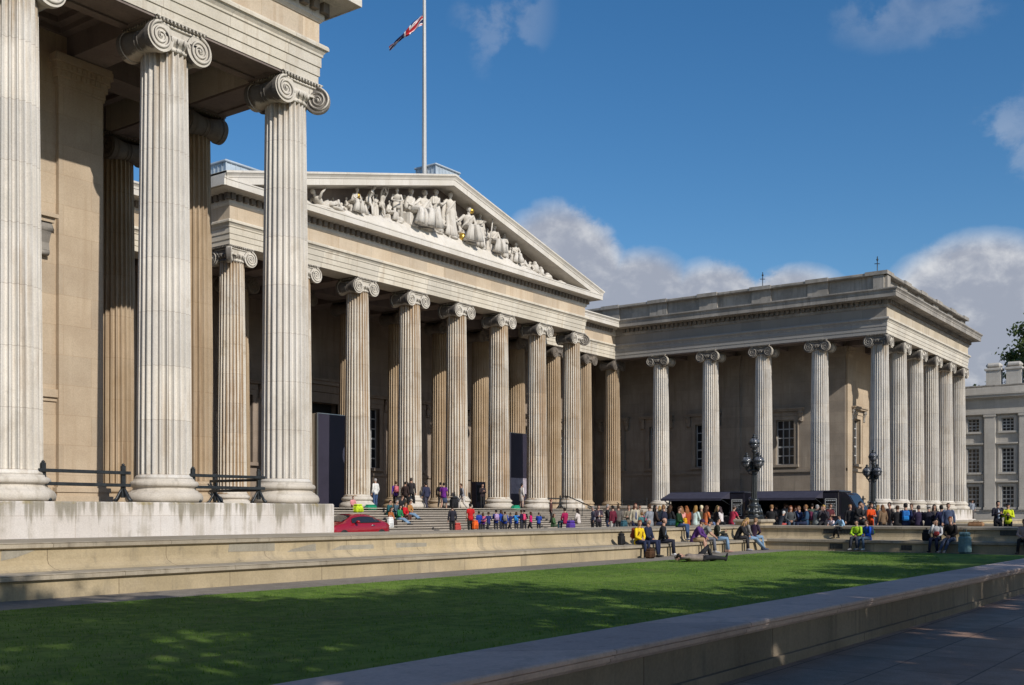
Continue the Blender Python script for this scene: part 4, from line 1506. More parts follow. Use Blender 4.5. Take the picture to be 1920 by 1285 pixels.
# ------------------------------------------------------------------ red car half hidden behind the wall
def make_car(label, x, y, z, rz):
    t = thing('car', label, 'car', (x, y, z), rz)
    st = [(-2.1, .62, .35, .62, .66), (-2.0, .74, .25, .70, .72), (-1.7, .82, .20, .80, .83), (-1.25, .85, .19, .86, .93), (-.85, .86, .19, .89, 1.08), (-.45, .86, .19, .90, 1.25),
          (-.05, .86, .19, .90, 1.33), (.4, .86, .19, .90, 1.34), (.85, .86, .19, .91, 1.29), (1.25, .85, .19, .92, 1.16), (1.6, .84, .20, .92, .99), (1.85, .80, .24, .90, .93), (2.05, .72, .32, .84, .86), (2.12, .64, .40, .74, .76)]
    b = MB()
    vs, fs = [], []
    K = 14
    for X, w, zb, zs_, zt in st:
        rw = w * (.62 if zt - zs_ > .12 else .86)
        half = [(0, zb), (w * .8, zb), (w * .97, zb + .12), (w, (zb + zs_) / 2), (w * .97, zs_ - .04), (w * .93, zs_), (rw + (w * .93 - rw) * .12, zs_ + (zt - zs_) * .82), (rw * .8, zt - .01)]
        ring = half + [(0, zt)] + [(-a_, c_) for a_, c_ in half[:0:-1]]
        vs += [(X, a_, c_) for a_, c_ in ring]
    K = len(ring)
    for i in range(len(st) - 1):
        for k in range(K):
            j = (k + 1) % K
            fs.append((i * K + k, i * K + j, (i + 1) * K + j, (i + 1) * K + k))
    fs += [tuple(range(K)), tuple(range((len(st) - 1) * K, len(st) * K))[::-1]]
    b.add(vs, fs, 0, True)
    part('body', b, M['carred'], t)

    def at(X):
        for i in range(len(st) - 1):
            if st[i][0] <= X <= st[i + 1][0]:
                u = (X - st[i][0]) / (st[i + 1][0] - st[i][0])
                return [st[i][q] * (1 - u) + st[i + 1][q] * u for q in range(5)]

    for s_ in (-1, 1):
        b = MB()
        up, lo = [], []
        for k in range(15):
            X = -.72 + k * 2.02 / 14
            _, w, zb, zs_, zt = at(X)
            rw = w * .62
            f_ = .74 if k not in (0, 14) else .12
            h = zs_ + (zt - zs_) * .82
            y1_, y0_ = rw + (w * .93 - rw) * .12, w * .93
            up.append((X, s_ * (y0_ + (y1_ - y0_) * f_ * 1.1 + .008), zs_ + (h - zs_) * f_ * 1.12))
            lo.append((X, s_ * (y0_ + .008), zs_ + .03))
        b.add(up + lo, [(k, k + 1, 15 + k + 1, 15 + k) for k in range(14)])
        part('side_window', b, M['glass'], t)
        b = MB()
        b.tube([p for p in up], .014, 5); b.tube([p for p in lo], .016, 5)
        part('window_trim', b, M['rubber'], t)
        b = MB(); b.tube([(.55, s_ * .872, .80), (.78, s_ * .872, .80)], .018, 6)
        part('door_handle', b, M['steel'], t)
        b = MB()
        b.ball((-.55, s_ * .98, .97), (.09, .11, .07), 10, 7)
        b.tube([(-.55, s_ * .84, .92), (-.55, s_ * .95, .95)], .03, 6)
        mr = part('wing_mirror', b, M['carred'], t)
        b = MB(); b.ball((2.05, s_ * .58, .77), (.06, .15, .06), 8, 6)
        part('tail_light', b, M['carred'], t)
        b = MB(); b.ball((-1.96, s_ * .6, .62), (.12, .16, .07), 10, 6)
        part('headlight', b, M['lampglass'], t)
        for X in (-1.32, 1.3):
            b = MB()
            b.tube([(X, s_ * .66, .31), (X, s_ * .865, .31)], .31, 20)
            wl = part('wheel', b, M['rubber'], t)
            b = MB()
            b.tube([(X, s_ * .80, .31), (X, s_ * .872, .31)], .19, 16)
            part('rim', b, M['steel'], wl)
    for nm, Xa, Xb in (('windscreen', -1.12, -.42), ('rear_window', .98, 1.52)):
        b = MB()
        q = []
        for k in range(7):
            X = Xa + (Xb - Xa) * k / 6
            _, w, zb, zs_, zt = at(X)
            wd = w * (.80 if nm == 'windscreen' else .7) * (1 - .2 * abs(k - (0 if nm == 'windscreen' else 6)) / 6)
            q += [(X, -wd * .8, zt - .01), (X, -wd * .5, zt + .012), (X, 0, zt + .02), (X, wd * .5, zt + .012), (X, wd * .8, zt - .01)]
        b.add(q, [(k * 5 + i, k * 5 + i + 1, k * 5 + i + 6, k * 5 + i + 5) for k in range(6) for i in range(4)], 0, True)
        part(nm, b, M['glass'], t)
    return t


yc = 35.2
make_car('shiny red car half hidden behind the wall below the steps', on_y(655, yc), yc, .22, R(4))


# ------------------------------------------------------------------ food vans with open hatch and awning
def food_van(label, x, y, rz, board_end):
    """local x runs along the van (cab at +x), +y is the serving side"""
    t = thing('food_van', label, 'food van', (x, y, .3), rz, 'dark food vans')
    L, Wd, H = 4.7, 1.95, 2.42
    b = MB()
    b.bbox(-2.5, -Wd / 2, .42, 2.2, -Wd / 2 + .06, H, .02)
    b.bbox(-2.5, -Wd / 2 + .061, .42, -2.44, Wd / 2, H, .02)
    b.bbox(-2.439, Wd / 2 - .06, .42, 1.3, Wd / 2, 1.12, .02)
    b.bbox(1.301, Wd / 2 - .06, .42, 2.2, Wd / 2, H, .02)
    b.bbox(-2.439, Wd / 2 - .06, 2.18, 1.3, Wd / 2, H, .02)
    b.box(-2.43, -Wd / 2 + .07, .42, 2.19, Wd / 2 - .07, .5)
    b.bbox(-2.55, -Wd / 2 - .03, H + .002, 2.25, Wd / 2 + .03, H + .10, .04)
    # cab: sloping bonnet
    pr = [(2.202, .42), (3.75, .42), (3.80, .62), (3.74, 1.10), (3.30, 1.28), (2.72, 2.26), (2.55, 2.40), (2.202, 2.42)]
    b.prism([(a_, c_) for a_, c_ in pr], -Wd / 2 + .03, Wd / 2 - .03)
    part('body', b, M['vanpaint'], t)
    b = MB(); b.box(-2.43, -Wd / 2 + .065, .51, 1.29, -Wd / 2 + .075, 2.4); b.box(1.28, -Wd / 2 + .08, .51, 1.30, Wd / 2 - .07, 2.4)
    b.box(-2.43, -.5, .51, 1.2, -.1, 1.0)
    part('interior', b, M['dark'], t)
    b = MB(); b.bbox(-2.4, Wd / 2 + .002, 1.08, 1.28, Wd / 2 + .34, 1.13, .012)
    b.bbox(-1.9, -.6, 1.002, -1.3, -.2, 1.42, .03); b.bbox(-.6, -.6, 1.002, .1, -.2, 1.35, .03); b.tube([(.7, -.4, 1.0), (.7, -.4, 1.6)], .1, 10)
    part('counter', b, M['steel'], t)
    b = MB()
    aw = [(-2.5, Wd / 2 + .03, 2.50), (1.35, Wd / 2 + .03, 2.50), (1.35, Wd / 2 + 1.25, 2.12), (-2.5, Wd / 2 + 1.25, 2.12)]
    b.add(aw + [(p[0], p[1], p[2] - .02) for p in aw], [(0, 1, 2, 3), (7, 6, 5, 4), (0, 4, 5, 1), (1, 5, 6, 2), (3, 2, 6, 7), (0, 3, 7, 4)])
    b.box(-2.5, Wd / 2 + 1.25, 1.99, 1.35, Wd / 2 + 1.265, 2.12)
    for X in (-2.5, 1.34):
        b.add([(X, Wd / 2 + .06, 2.47), (X, Wd / 2 + 1.25, 2.10), (X, Wd / 2 + .06, 2.10)], [(0, 1, 2)])
    an = part('awning', b, M['navy'], t)
    b = MB()
    for X in (-2.45, 1.3):
        b.tube([(X, Wd / 2, 1.75), (X, Wd / 2 + 1.22, 2.09)], .018, 6)
    part('awning_arm', b, M['iron'], an)
    # menu board
    b = MB(); b.bbox(1.42, Wd / 2 + .003, 1.10, 2.12, Wd / 2 + .04, 2.1, .01)
    bd = part('menu_board', b, M['dark'], t)
    b = MB()
    z0_, z1_, x0_, x1_ = 1.13, 2.07, 1.45, 2.09
    for a_, c_, d_, e_ in ((x0_, z0_, x1_, z0_ + .025), (x0_, z1_ - .025, x1_, z1_), (x0_, z0_ + .026, x0_ + .025, z1_ - .026), (x1_ - .025, z0_ + .026, x1_, z1_ - .026)):
        b.box(a_, Wd / 2 + .041, c_, d_, Wd / 2 + .052, e_)
    r2 = random.Random(3)
    for k in range(9):
        zz = z1_ - .12 - k * .085
        xx = x0_ + .07
        while xx < x1_ - .1:
            ln = r2.uniform(.04, .13)
            if k != 1:
                b.box(xx, Wd / 2 + .041, zz, min(xx + ln, x1_ - .06), Wd / 2 + .048, zz + (.045 if k == 0 else .026))
            xx += ln + .03
    part('chalk_lines', b, M['white'], bd)
    for s_ in (-1, 1):
        b = MB()
        q = [(2.34, 1.25), (3.10, 1.25), (2.66, 2.12), (2.34, 2.16)]
        yy = s_ * (Wd / 2 - .024)
        b.add([(a_, yy, c_) for a_, c_ in q], [(0, 1, 2, 3)])
        part('side_window', b, M['glass'], t)
        for X in (-1.6, 2.95):
            b = MB(); b.tube([(X, s_ * (Wd / 2 - .25), .34), (X, s_ * (Wd / 2 + .01), .34)], .34, 18)
            wl = part('wheel', b, M['rubber'], t)
            b = MB(); b.tube([(X, s_ * (Wd / 2 - .05), .34), (X, s_ * (Wd / 2 + .02), .34)], .2, 14)
            part('rim', b, M['steel'], wl)
        b = MB(); b.ball((3.74, s_ * .65, .86), (.07, .14, .12), 10, 6)
        part('headlight', b, M['lampglass'], t)
    b = MB()
    b.add([(3.29, -Wd / 2 + .12, 1.32), (3.29, Wd / 2 - .12, 1.32), (2.75, Wd / 2 - .16, 2.23), (2.75, -Wd / 2 + .16, 2.23)], [(0, 1, 2, 3)])
    b.v = [(p[0] + .012, p[1], p[2] + .008) for p in b.v]
    part('windscreen', b, M['glass'], t)
    return t


food_van('dark food van with a navy awning, left of the lamp post', 59.2, on_x(1322, 59.2 - 1.5), R(-90) , 1).scale = (1, 1, 1)
food_van('dark food van with a navy awning, right of the lamp post', 59.2, on_x(1493, 59.2 - 1.5), R(-90), 1)
for o in [q for q in C.objects if q.name.startswith('food_van') and q.parent is None]:
    o.scale = (1, -1, 1)               # serving side towards the central path

# ------------------------------------------------------------------ houses beyond on the right
RXP = 116.0
th = thing('residence', 'grey stone terraced residence with sash windows and chimneys at the far right edge', 'house')
fr = frame_of('X', RXP, -1)


def zz_of(py, d=108.2):
    return EYE + (YH - py) / FPX * d


cols = [on_x(1825, RXP), on_x(1889.5, RXP)]
dyw = cols[0] - cols[1]
cols = [cols[1] - 3 * dyw, cols[1] - 2 * dyw, cols[1] - dyw, cols[1], cols[0], cols[0] + dyw, cols[0] + 2 * dyw]
rows = [(2.15, 4.25), (5.65, 8.05), (9.75, 11.05)]
b = MB()
yA, yB = cols[0] - 2, cols[-1] + 2
ww_ = 1.12
wall(b, fr, yA, yB, .3, 12.0, [(c - ww_ / 2, c + ww_ / 2, z0_, z1_) for c in cols for z0_, z1_ in rows], .3)
b.box(RXP + .01, yA, 11.99, RXP + 9, yB, 14.2); b.box(RXP + .41, yA + .01, .3, RXP + 9, yB - .01, 11.98)
course(b, fr, yA, yB, .3, 1.75, .20); course(b, fr, yA, yB, 1.753, 1.9, .28)
part('wall', b, M['resid'], th)
for c in cols:
    for k, (z0_, z1_) in enumerate(rows):
        window(th, fr, c, ww_, z0_, z1_, 3, 6 if k == 1 else (5 if k == 0 else 4), False, 'resid', True, .22, .9)
for i in range(len(cols) - 1):
    c = (cols[i] + cols[i + 1]) / 2
    b = MB()
    b.box(c - .5, -.05, 2.15, c + .5, .32, 11.2, 0, fr); b.box(c - .58, -.05, 1.902, c + .58, .40, 2.148, 0, fr); b.box(c - .58, -.05, 11.202, c + .58, .40, 11.45, 0, fr)
    part('pilaster', b, M['resid'], th)
b = MB()
for z0_, z1_, p in ((11.452, 11.75, .42), (11.753, 12.3, .36), (12.303, 12.95, .34), (12.953, 13.1, .55), (13.103, 13.35, .85), (13.353, 13.5, .95)):
    course(b, fr, yA, yB, z0_, z1_, p)
for c in cols:
    b.box(c - ww_ / 2 - .45, -.05, 8.45, c + ww_ / 2 + .45, .30, 8.6, 0, fr)
    b.box(c - ww_ / 2 - .45, -.05, 4.62, c + ww_ / 2 + .45, .30, 4.78, 0, fr)
part('cornice', b, M['resid'], th)
b = MB(); b.box(RXP + .2, yA, 13.5, RXP + .6, yB, 14.25); b.bbox(RXP + .1, yA, 14.253, RXP + .7, yB, 14.42, .03)
for i in range(len(cols) - 1):
    c = (cols[i] + cols[i + 1]) / 2
    b.box(RXP + .08, c - .8, 13.503, RXP + .5, c + .8, 14.248)
part('parapet', b, M['sooty'], th)
b = MB(); b.prism([(RXP + .7, 13.6), (RXP + 8.5, 13.6), (RXP + 4.6, 14.9)], yA, yB)
rf = part('roof', b, M['slate'], th)
for px in (1864, 1902, 1950):
    yc_ = on_x(px, RXP + 3)
    b = MB()
    X0 = RXP + 2.6
    b.box(X0, yc_ - .70, 13.6, X0 + 1.0, yc_ + .70, 16.15)
    b.bbox(X0 - .12, yc_ - .84, 16.153, X0 + 1.12, yc_ + .84, 16.4, .04)
    b.bbox(X0 - .02, yc_ - .74, 16.403, X0 + 1.02, yc_ + .74, 16.95, .2)
    part('chimney', b, M['resid'], rf)


# ------------------------------------------------------------------ trees
def crown_mesh(seed, rx, ry, rzz, zc, nc, nq, size, spread=.95, shell=.45):
    r = random.Random(seed)
    b = MB()
    cl_ = []
    for i in range(nc):
        while True:
            p = Vector((r.uniform(-1, 1), r.uniform(-1, 1), r.uniform(-1, 1)))
            if shell < p.length < 1:
                break
        cl_.append((Vector((p.x * rx, p.y * ry, zc + p.z * rzz)), r.uniform(.55, 1.1) * spread))
    for c, s_ in cl_:
        for k in range(nq):
            p = c + Vector((r.gauss(0, .5), r.gauss(0, .5), r.gauss(0, .38))) * s_
            d = Vector((r.gauss(0, 1), r.gauss(0, 1), r.gauss(.4, 1))).normalized()
            u = d.orthogonal().normalized()
            u.rotate(Matrix.Rotation(r.random() * 6.28, 3, d))
            w = d.cross(u)
            q = size * r.uniform(.6, 1.3)
            b.add([p - u * q, p - w * q * .55 + u * q * .1, p + u * q, p + w * q * .55 + u * q * .1], [(0, 1, 2, 3)])
    return b, [c for c, _ in cl_]


def trunk_mesh(h, zc, r0, tips, seed):
    r = random.Random(seed)
    b = MB()
    b.tube([(0, 0, -.1), (.03, .02, h * .15), (.1, -.05, h * .4), (.05, .05, zc)], [r0 * 1.35, r0, r0 * .8, r0 * .45], 10)
    for c in tips[::2]:
        s_ = Vector((.05, 0, h * r.uniform(.28, .5)))
        m_ = s_.lerp(c, .5) + Vector((r.uniform(-.3, .3), r.uniform(-.3, .3), .3))
        b.tube([s_, m_, c], [r0 * .38, r0 * .2, r0 * .06], 6)
    return b


def tree(label, x, y, h, rx, rzz, seed, nc=46, nq=110, size=.2, group=None, r0=.3, shell=.45, z=0, lm='leaf'):
    t = thing('tree', label, 'tree', (x, y, z), 0, group)
    zc = h - rzz
    cb, tips = crown_mesh(seed, rx, rx, rzz, zc, nc, nq, size, rx * .25, shell)
    part('crown', cb, M[lm], t)
    part('trunk', trunk_mesh(h, zc, r0, tips, seed), M['bark'], t)
    return t


tree('dark leafy tree rising behind the chimneys at the far right', on_x(1935, 138), 0, 0, 1, 1, 1, 1, 1) if False else None
ty = on_x(1996, 142.0)
tree('tall dark leafy tree rising behind the chimneys at the far right', 142.0, ty, 25.6, 6.0, 7.0, 4, 110, 210, .26, None, .5, lm='farleaf')
ty2 = on_x(1852, 150.0)
tree('thin feathery tree showing behind the left chimney', 150.0, ty2, 19.6, 3.2, 4.0, 9, 22, 90, .22, None, .3, lm='farleaf')
# plane trees along the street side behind the camera; their shade falls on the lawn
TL = 'leafy street tree standing in the row behind the low wall'
tr0 = tree(TL, 3.0, -5.4, 16.8, 4.8, 6.2, 21, 90, 118, .25, 'street trees')
tr1 = tree(TL, 9.3, -7.8, 15.4, 4.9, 5.8, 22, 88, 98, .25, 'street trees')
for k, (x, y, s_, rz, src) in enumerate([(-4.5, -5.6, 1.05, 50, 1), (17.5, -8.6, .74, 130, 0), (25.0, -11.0, .92, 200, 1), (32.5, -9.0, .80, 20, 0), (37.8, -8.4, .98, 300, 1), (46, -12, 1.0, 90, 0), (6.5, -4.2, .62, 160, 1), (-12, -7, 1.1, 10, 0), (15, -4.6, .55, 60, 0)]):
    c = copy_tree((tr0, tr1)[src])
    c.location = (x, y, 0); c.rotation_euler = (0, 0, R(rz)); c.scale = (s_,) * 3

# ------------------------------------------------------------------ figures
V = Vector
_mc = {}


def cmat(col, rough=.85):
    k = (tuple(round(c, 3) for c in col), rough)
    if k not in _mc:
        _mc[k] = mat('cloth', col, rough, 0, .2, .18, 7, .2)
    return _mc[k]


SKINS = [(.42, .25, .18), (.36, .20, .13), (.48, .30, .22), (.20, .11, .07)]
M['eye'] = mat('eye', (.02, .015, .012), .2)
M['lip'] = mat('lip', (.30, .10, .09), .5)


def skeleton(pose, k=1.0, arms='down', lean=0.0, seat=.456, drop=None, turn=0.0):
    """joints in local space: +y is forward, origin on the floor under the pelvis"""
    J = {}
    a = R(lean)
    sit = pose.startswith('sit')
    if sit:
        pz = seat + .10 * k
        J['P'] = V((0, 0, pz))
        fz = drop if drop is not None else max(0, seat - .46 * k)
        sp = .10
        for s, n in ((-1, 'L'), (1, 'R')):
            J['hip' + n] = V((s * .09 * k, .02, pz - .01))
            if pose == 'sit_out':
                J['kn' + n] = V((s * .10 * k, .42 * k, pz - .06))
                J['an' + n] = V((s * .09 * k, .80 * k, fz + .09 * k))
            elif pose == 'sit_up':
                J['kn' + n] = V((s * .11 * k, .34 * k, pz + .14 * k))
                J['an' + n] = V((s * .11 * k, .46 * k, pz - .24 * k))
            else:
                J['kn' + n] = V((s * .115 * k, .43 * k, pz - .0))
                J['an' + n] = V((s * .12 * k + .02 * s, .45 * k + .04 * s, fz + .085 * k))
    else:
        J['P'] = V((0, 0, .93 * k))
        for s, n in ((-1, 'L'), (1, 'R')):
            J['hip' + n] = V((s * .092 * k, 0, .91 * k))
            if pose == 'walk':
                f = .22 * s
                J['kn' + n] = V((s * .095 * k, (.10 + f * .55) * k, .50 * k))
                J['an' + n] = V((s * .085 * k, (f * 1.25 - .02) * k, (.09 if s > 0 else .15) * k))
            else:
                J['kn' + n] = V((s * .10 * k, .03 * k, .50 * k))
                J['an' + n] = V((s * .105 * k, -.01 * k + .03 * s, .085 * k))
    up = V((0, math.sin(a), math.cos(a)))
    fw = V((0, math.cos(a), -math.sin(a)))
    J['waist'] = J['P'] + (V((0, 0, 1)) * .5 + up * .5).normalized() * .17 * k
    J['chest'] = J['waist'] + up * .20 * k
    J['neck'] = J['chest'] + up * .165 * k
    hu = (up * .45 + V((0, 0, 1)) * .55).normalized()
    J['head'] = J['neck'] + hu * .185 * k + fw * .02 * k
    J['hu'] = hu
    tq = R(turn)
    hf = (fw - hu * fw.dot(hu)).normalized()
    J['hf'] = (hf * math.cos(tq) + hf.cross(hu) * math.sin(tq)).normalized()
    J['up'], J['fw'] = up, fw
    for s, n in ((-1, 'L'), (1, 'R')):
        sh = J['neck'] - up * .055 * k + V((s * .178 * k, 0, 0))
        J['sh' + n] = sh
        ar = arms if isinstance(arms, str) else arms[0 if s < 0 else 1]
        if ar == 'down':
            el = sh + V((s * .07, -.03, -.285)) * k
            wr = el + V((s * .0, .08, -.235)) * k
        elif ar == 'lap':
            el = sh + V((s * .07, .06, -.27)) * k
            wr = V((s * .06 * k, J['P'].y + .24 * k, J['P'].z + .10 * k)) if sit else sh + V((-s * .10, .24, -.36)) * k
        elif ar == 'knees':
            el = J['kn' + n].lerp(sh, .48) + V((s * .05, -.01, 0)) * k
            wr = J['kn' + n].lerp(J['knR' if n == 'L' else 'knL'], .3) + V((0, .06, .07)) * k
        elif ar == 'phone':
            el = sh + V((s * .06, .05, -.275)) * k
            wr = sh + V((-s * .11, .29, -.19)) * k
        elif ar == 'face':
            el = sh + V((s * .06, .15, -.24)) * k
            wr = J['head'] + J['hf'] * .17 * k + V((s * .05, 0, -.10)) * k
        elif ar == 'up':
            el = sh + V((s * .10, .10, .22)) * k
            wr = el + V((-s * .08, .10, .22)) * k
        elif ar == 'out':
            el = sh + V((s * .20, .06, -.19)) * k
            wr = el + V((s * .16, .12, -.10)) * k
        elif ar == 'prop':
            el = sh + V((s * .10, -.12, -.25)) * k
            wr = V((s * .26 * k, -.16 * k, J['P'].z - .07 * k))
        elif ar == 'fold':
            el = sh + V((s * .07, .04, -.27)) * k
            wr = sh + V((-s * .20, .20, -.25)) * k
        J['el' + n], J['wr' + n] = el, wr
    return J


def lie_skeleton(k=1.0):
    """on the back, head towards -y, one knee raised, hands under the head"""
    J = {'P': V((0, 0, .11)), 'waist': V((0, -.17, .11)), 'chest': V((0, -.37, .13)), 'neck': V((0, -.54, .13)), 'head': V((0, -.73, .17)),
         'hu': V((0, -.95, .30)).normalized(), 'hf': V((0, .30, .95)).normalized(), 'up': V((0, -1, 0)), 'fw': V((0, 0, 1))}
    J.update(hipL=V((-.09, .02, .11)), hipR=V((.09, .02, .11)), knL=V((-.10, .36, .46)), anL=V((-.10, .52, .085)), knR=V((.12, .44, .12)), anR=V((.14, .86, .08)))
    for s, n in ((-1, 'L'), (1, 'R')):
        J['sh' + n] = V((s * .18, -.48, .12)); J['el' + n] = V((s * .40, -.66, .16)); J['wr' + n] = V((s * .13, -.80, .09))
    return J


def torso(mb, J, k, g=1.0, top=True, hem=.0, mi=0, n=14, fold=0.0, ph=0.0):
    X = V((1, 0, 0))
    pts, rad = [], []
    P, wa, ch, ne = J['P'], J['waist'], J['chest'], J['neck']
    up = J['up']
    d0 = (wa - P).normalized()
    rows = [(P - d0 * (.06 + hem) * k, .165, .112), (P, .168, .118), (P.lerp(wa, .6), .150, .105), (wa, .142, .100), (wa.lerp(ch, .5), .158, .110),
            (ch, .176, .118), (ch.lerp(ne, .45), .180, .108), (ch.lerp(ne, .75), .155, .088), (ch.lerp(ne, .95), .095, .068)]
    if top:
        rows.append((ne + up * .01 * k, .062, .06))
    for p, a_, b_ in rows:
        pts.append(p); rad.append((a_ * k * g, b_ * k * g))
    mb.tube(pts, rad, n, mi, True, up=X, fold=fold, ph=ph)


def hand(mb, J, n, k, mi=0):
    wr, el = J['wr' + n], J['el' + n]
    d = (wr - el).normalized()
    s = -1 if n == 'L' else 1
    side = d.cross(V((0, 1, 0)) if abs(d.y) < .8 else V((0, 0, 1))).normalized()
    nn = side.cross(d).normalized()
    e = wr + d * .085 * k
    mb.tube([wr - d * .01, wr + d * .03 * k, wr + d * .07 * k, e], [(.028 * k, .020 * k), (.036 * k, .016 * k), (.040 * k, .015 * k), (.037 * k, .012 * k)], 8, mi, up=side)
    for q, (o, l) in enumerate(((-.029, .062), (-.010, .074), (.010, .070), (.028, .054))):
        b0 = e + side * o * k - d * .008 * k
        m1 = b0 + d * l * .5 * k - nn * .006 * k
        mb.tube([b0, m1, m1 + (d * .75 - nn * .6).normalized() * l * .5 * k], [.0088 * k, .008 * k, .006 * k], 5, mi)
    t0 = wr + d * .03 * k - side * .03 * s * k
    t1 = t0 + (d * .6 - side * .75 * s).normalized() * .036 * k
    mb.tube([t0, t1, t1 + (d * .9 - side * .2 * s - nn * .2).normalized() * .032 * k], [.012 * k, .0105 * k, .008 * k], 5, mi)


def head(mb, J, k, mi=(0, 1, 2)):
    c, Z, Y = J['head'], J['hu'], J['hf']
    X = Y.cross(Z).normalized()
    nu, nv = 18, 14
    v, f = [], []
    for j in range(nv + 1):
        th = PI * j / nv
        for i in range(nu):
            ph = 2 * PI * i / nu
            x, y, z = math.sin(th) * math.cos(ph), math.sin(th) * math.sin(ph), math.cos(th)
            rx, ry, rz = .076, .094, .118
            if z < 0:
                rx *= 1 - .38 * (-z) ** 1.4
                if y > 0:
                    ry *= 1 - .12 * (-z)
                else:
                    ry *= 1 - .35 * (-z)
            px, py, pz = x * rx, y * ry, z * rz
            if y > .4:
                if abs(x) < .28 and -.32 < z < .12:          # nose
                    py += .020 * (1 - abs(x) / .28) * (1 - abs(z + .18) / .32)
                if .12 < abs(x) < .6 and -.02 < z < .28:      # eye sockets
                    py -= .007
                if z > .25 and z < .45:
                    py += .003
                if abs(x) < .35 and -.95 < z < -.6:           # chin
                    py += .008
            v.append(c + X * (px * k) + Y * (py * k) + Z * (pz * k))
    for j in range(nv):
        for i in range(nu):
            q = (i + 1) % nu
            f.append((j * nu + i, (j + 1) * nu + i, (j + 1) * nu + q, j * nu + q))
    mb.add(v, f, mi[0], True)
    fr = (X, Y, Z)
    for s in (-1, 1):
        mb.ball(c + (X * (s * .031) + Y * .081 + Z * .012) * k, (.011 * k, .006 * k, .006 * k), 8, 5, mi[1], frame=fr)
        mb.ball(c + (X * (s * .076) - Y * .008 - Z * .012) * k, (.012 * k, .02 * k, .032 * k), 8, 6, mi[0], frame=fr)
    mb.ball(c + (Y * .086 - Z * .062) * k, (.024 * k, .007 * k, .006 * k), 8, 4, mi[2], frame=fr)
    mb.tube([J['neck'] - Z * .03 * k, J['neck'] + Z * .04 * k, c - Z * .06 * k - Y * .012 * k], [.062 * k, .056 * k, .058 * k], 10, mi[0])


def limbs(mb, J, k, mi=0):
    for n in 'LR':
        mb.tube([J['sh' + n] + (J['neck'] - J['sh' + n]) * .15, J['sh' + n], J['sh' + n].lerp(J['el' + n], .5), J['el' + n], J['el' + n].lerp(J['wr' + n], .35), J['wr' + n]],
                [.05 * k, .054 * k, .046 * k, .038 * k, .040 * k, .026 * k], 9, mi)
        hand(mb, J, n, k, mi)
        mb.tube([J['hip' + n] + V((0, 0, .05)), J['hip' + n], J['hip' + n].lerp(J['kn' + n], .5), J['kn' + n], J['kn' + n].lerp(J['an' + n], .35), J['an' + n], J['an' + n].lerp(J['kn' + n], -.06)],
                [.07 * k, .085 * k, .072 * k, .054 * k, .055 * k, .036 * k, .034 * k], 10, mi)


def foot_dir(J, n, flat=True):
    d = J['an' + n] - J['kn' + n]
    f = V((0, 1, 0)) if not J.get('lie') else V((0, .25, 1)).normalized()
    return f


def add_shoes(J, k, col, root, mt):
    for n in 'LR':
        b = MB()
        a = J['an' + n]
        if J.get('lie') and n == 'R':
            f, u = V((0, .30, .95)).normalized(), V((0, -1, .2)).normalized()
        else:
            f, u = V(((-.12 if n == 'L' else .12), 1, 0)).normalized(), V((0, 0, 1))
        g0 = a - u * .045 * k
        b.tube([g0 - f * .075 * k, g0 - f * .06 * k, g0 + f * .03 * k, g0 + f * .11 * k, g0 + f * .175 * k, g0 + f * .195 * k],
               [(.03 * k, .028 * k), (.04 * k, .042 * k), (.043 * k, .045 * k), (.048 * k, .032 * k), (.038 * k, .024 * k), (.015 * k, .012 * k)], 9, 0, up=f.cross(u))
        b.tube([a - u * .03 * k, a + u * .03 * k], [.05 * k, .046 * k], 9)
        o = b.build('shoe', col, root)


def add_hair(J, k, col, root, style, rng):
    c, Z, Y = J['head'], J['hu'], J['hf']
    X = Y.cross(Z).normalized()
    b = MB()
    if style != 'bald':
        b.ball(c + (Z * .012 - Y * .006) * k, (.084 * k, .100 * k, .120 * k), 18, 14, 0, None, (X, Y, Z),
               keep=lambda d: not (d[1] > .30 and d[2] < .52) and d[2] > (-.62 if d[1] < .1 else -.15))
        for q in range(12):
            a = rng.random() * 6.28
            el_ = rng.uniform(.15, 1.3)
            p = V((math.cos(a) * math.cos(el_), min(.3, math.sin(a) * math.cos(el_)), math.sin(el_)))
            b.ball(c + (X * (p.x * .078) + Y * (p.y * .092) + Z * (.012 + p.z * .112)) * k, (.03 * k, .03 * k, .016 * k), 6, 5, 0, None, (X, Y, Z))
    if style == 'long':
        for q in range(7):
            u = (q - 3) / 3
            ln = rng.uniform(.30, .40) * k
            p0 = c + (X * (u * .066) - Y * (.062 - .03 * u * u) + Z * .03) * k
            p1 = J['neck'] + (X * (u * .085) - Y * (.085 - .03 * u * u)) * k
            p2 = p1 - (J['up'] * ln * .7) - Y * .015 * k
            b.tube([p0, p0.lerp(p1, .55) - Y * .014 * k, p1, p1.lerp(p2, .6), p2], [.026 * k, .032 * k, .032 * k, .028 * k, .010 * k], 7)
        for s in (-1, 1):
            p0 = c + (X * (s * .072) + Y * .01 + Z * .03) * k
            b.tube([p0, c + (X * (s * .082) + Y * .0 - Z * .09) * k, J['neck'] + (X * (s * .09) + Y * .05 - J['up'] * .10) * k], [.02 * k, .026 * k, .012 * k], 6)
    if style == 'bun':
        b.ball(c + (-Y * .10 + Z * .05) * k, .045 * k, 10, 7)
    if style == 'bald':
        b.ball(c + (Z * .0 - Y * .006) * k, (.081 * k, .098 * k, .105 * k), 16, 12, 0, None, (X, Y, Z), keep=lambda d: d[1] < .2 and -.5 < d[2] < .2)
    if b.v:
        b.build('hair', cmat(col, .6), root)


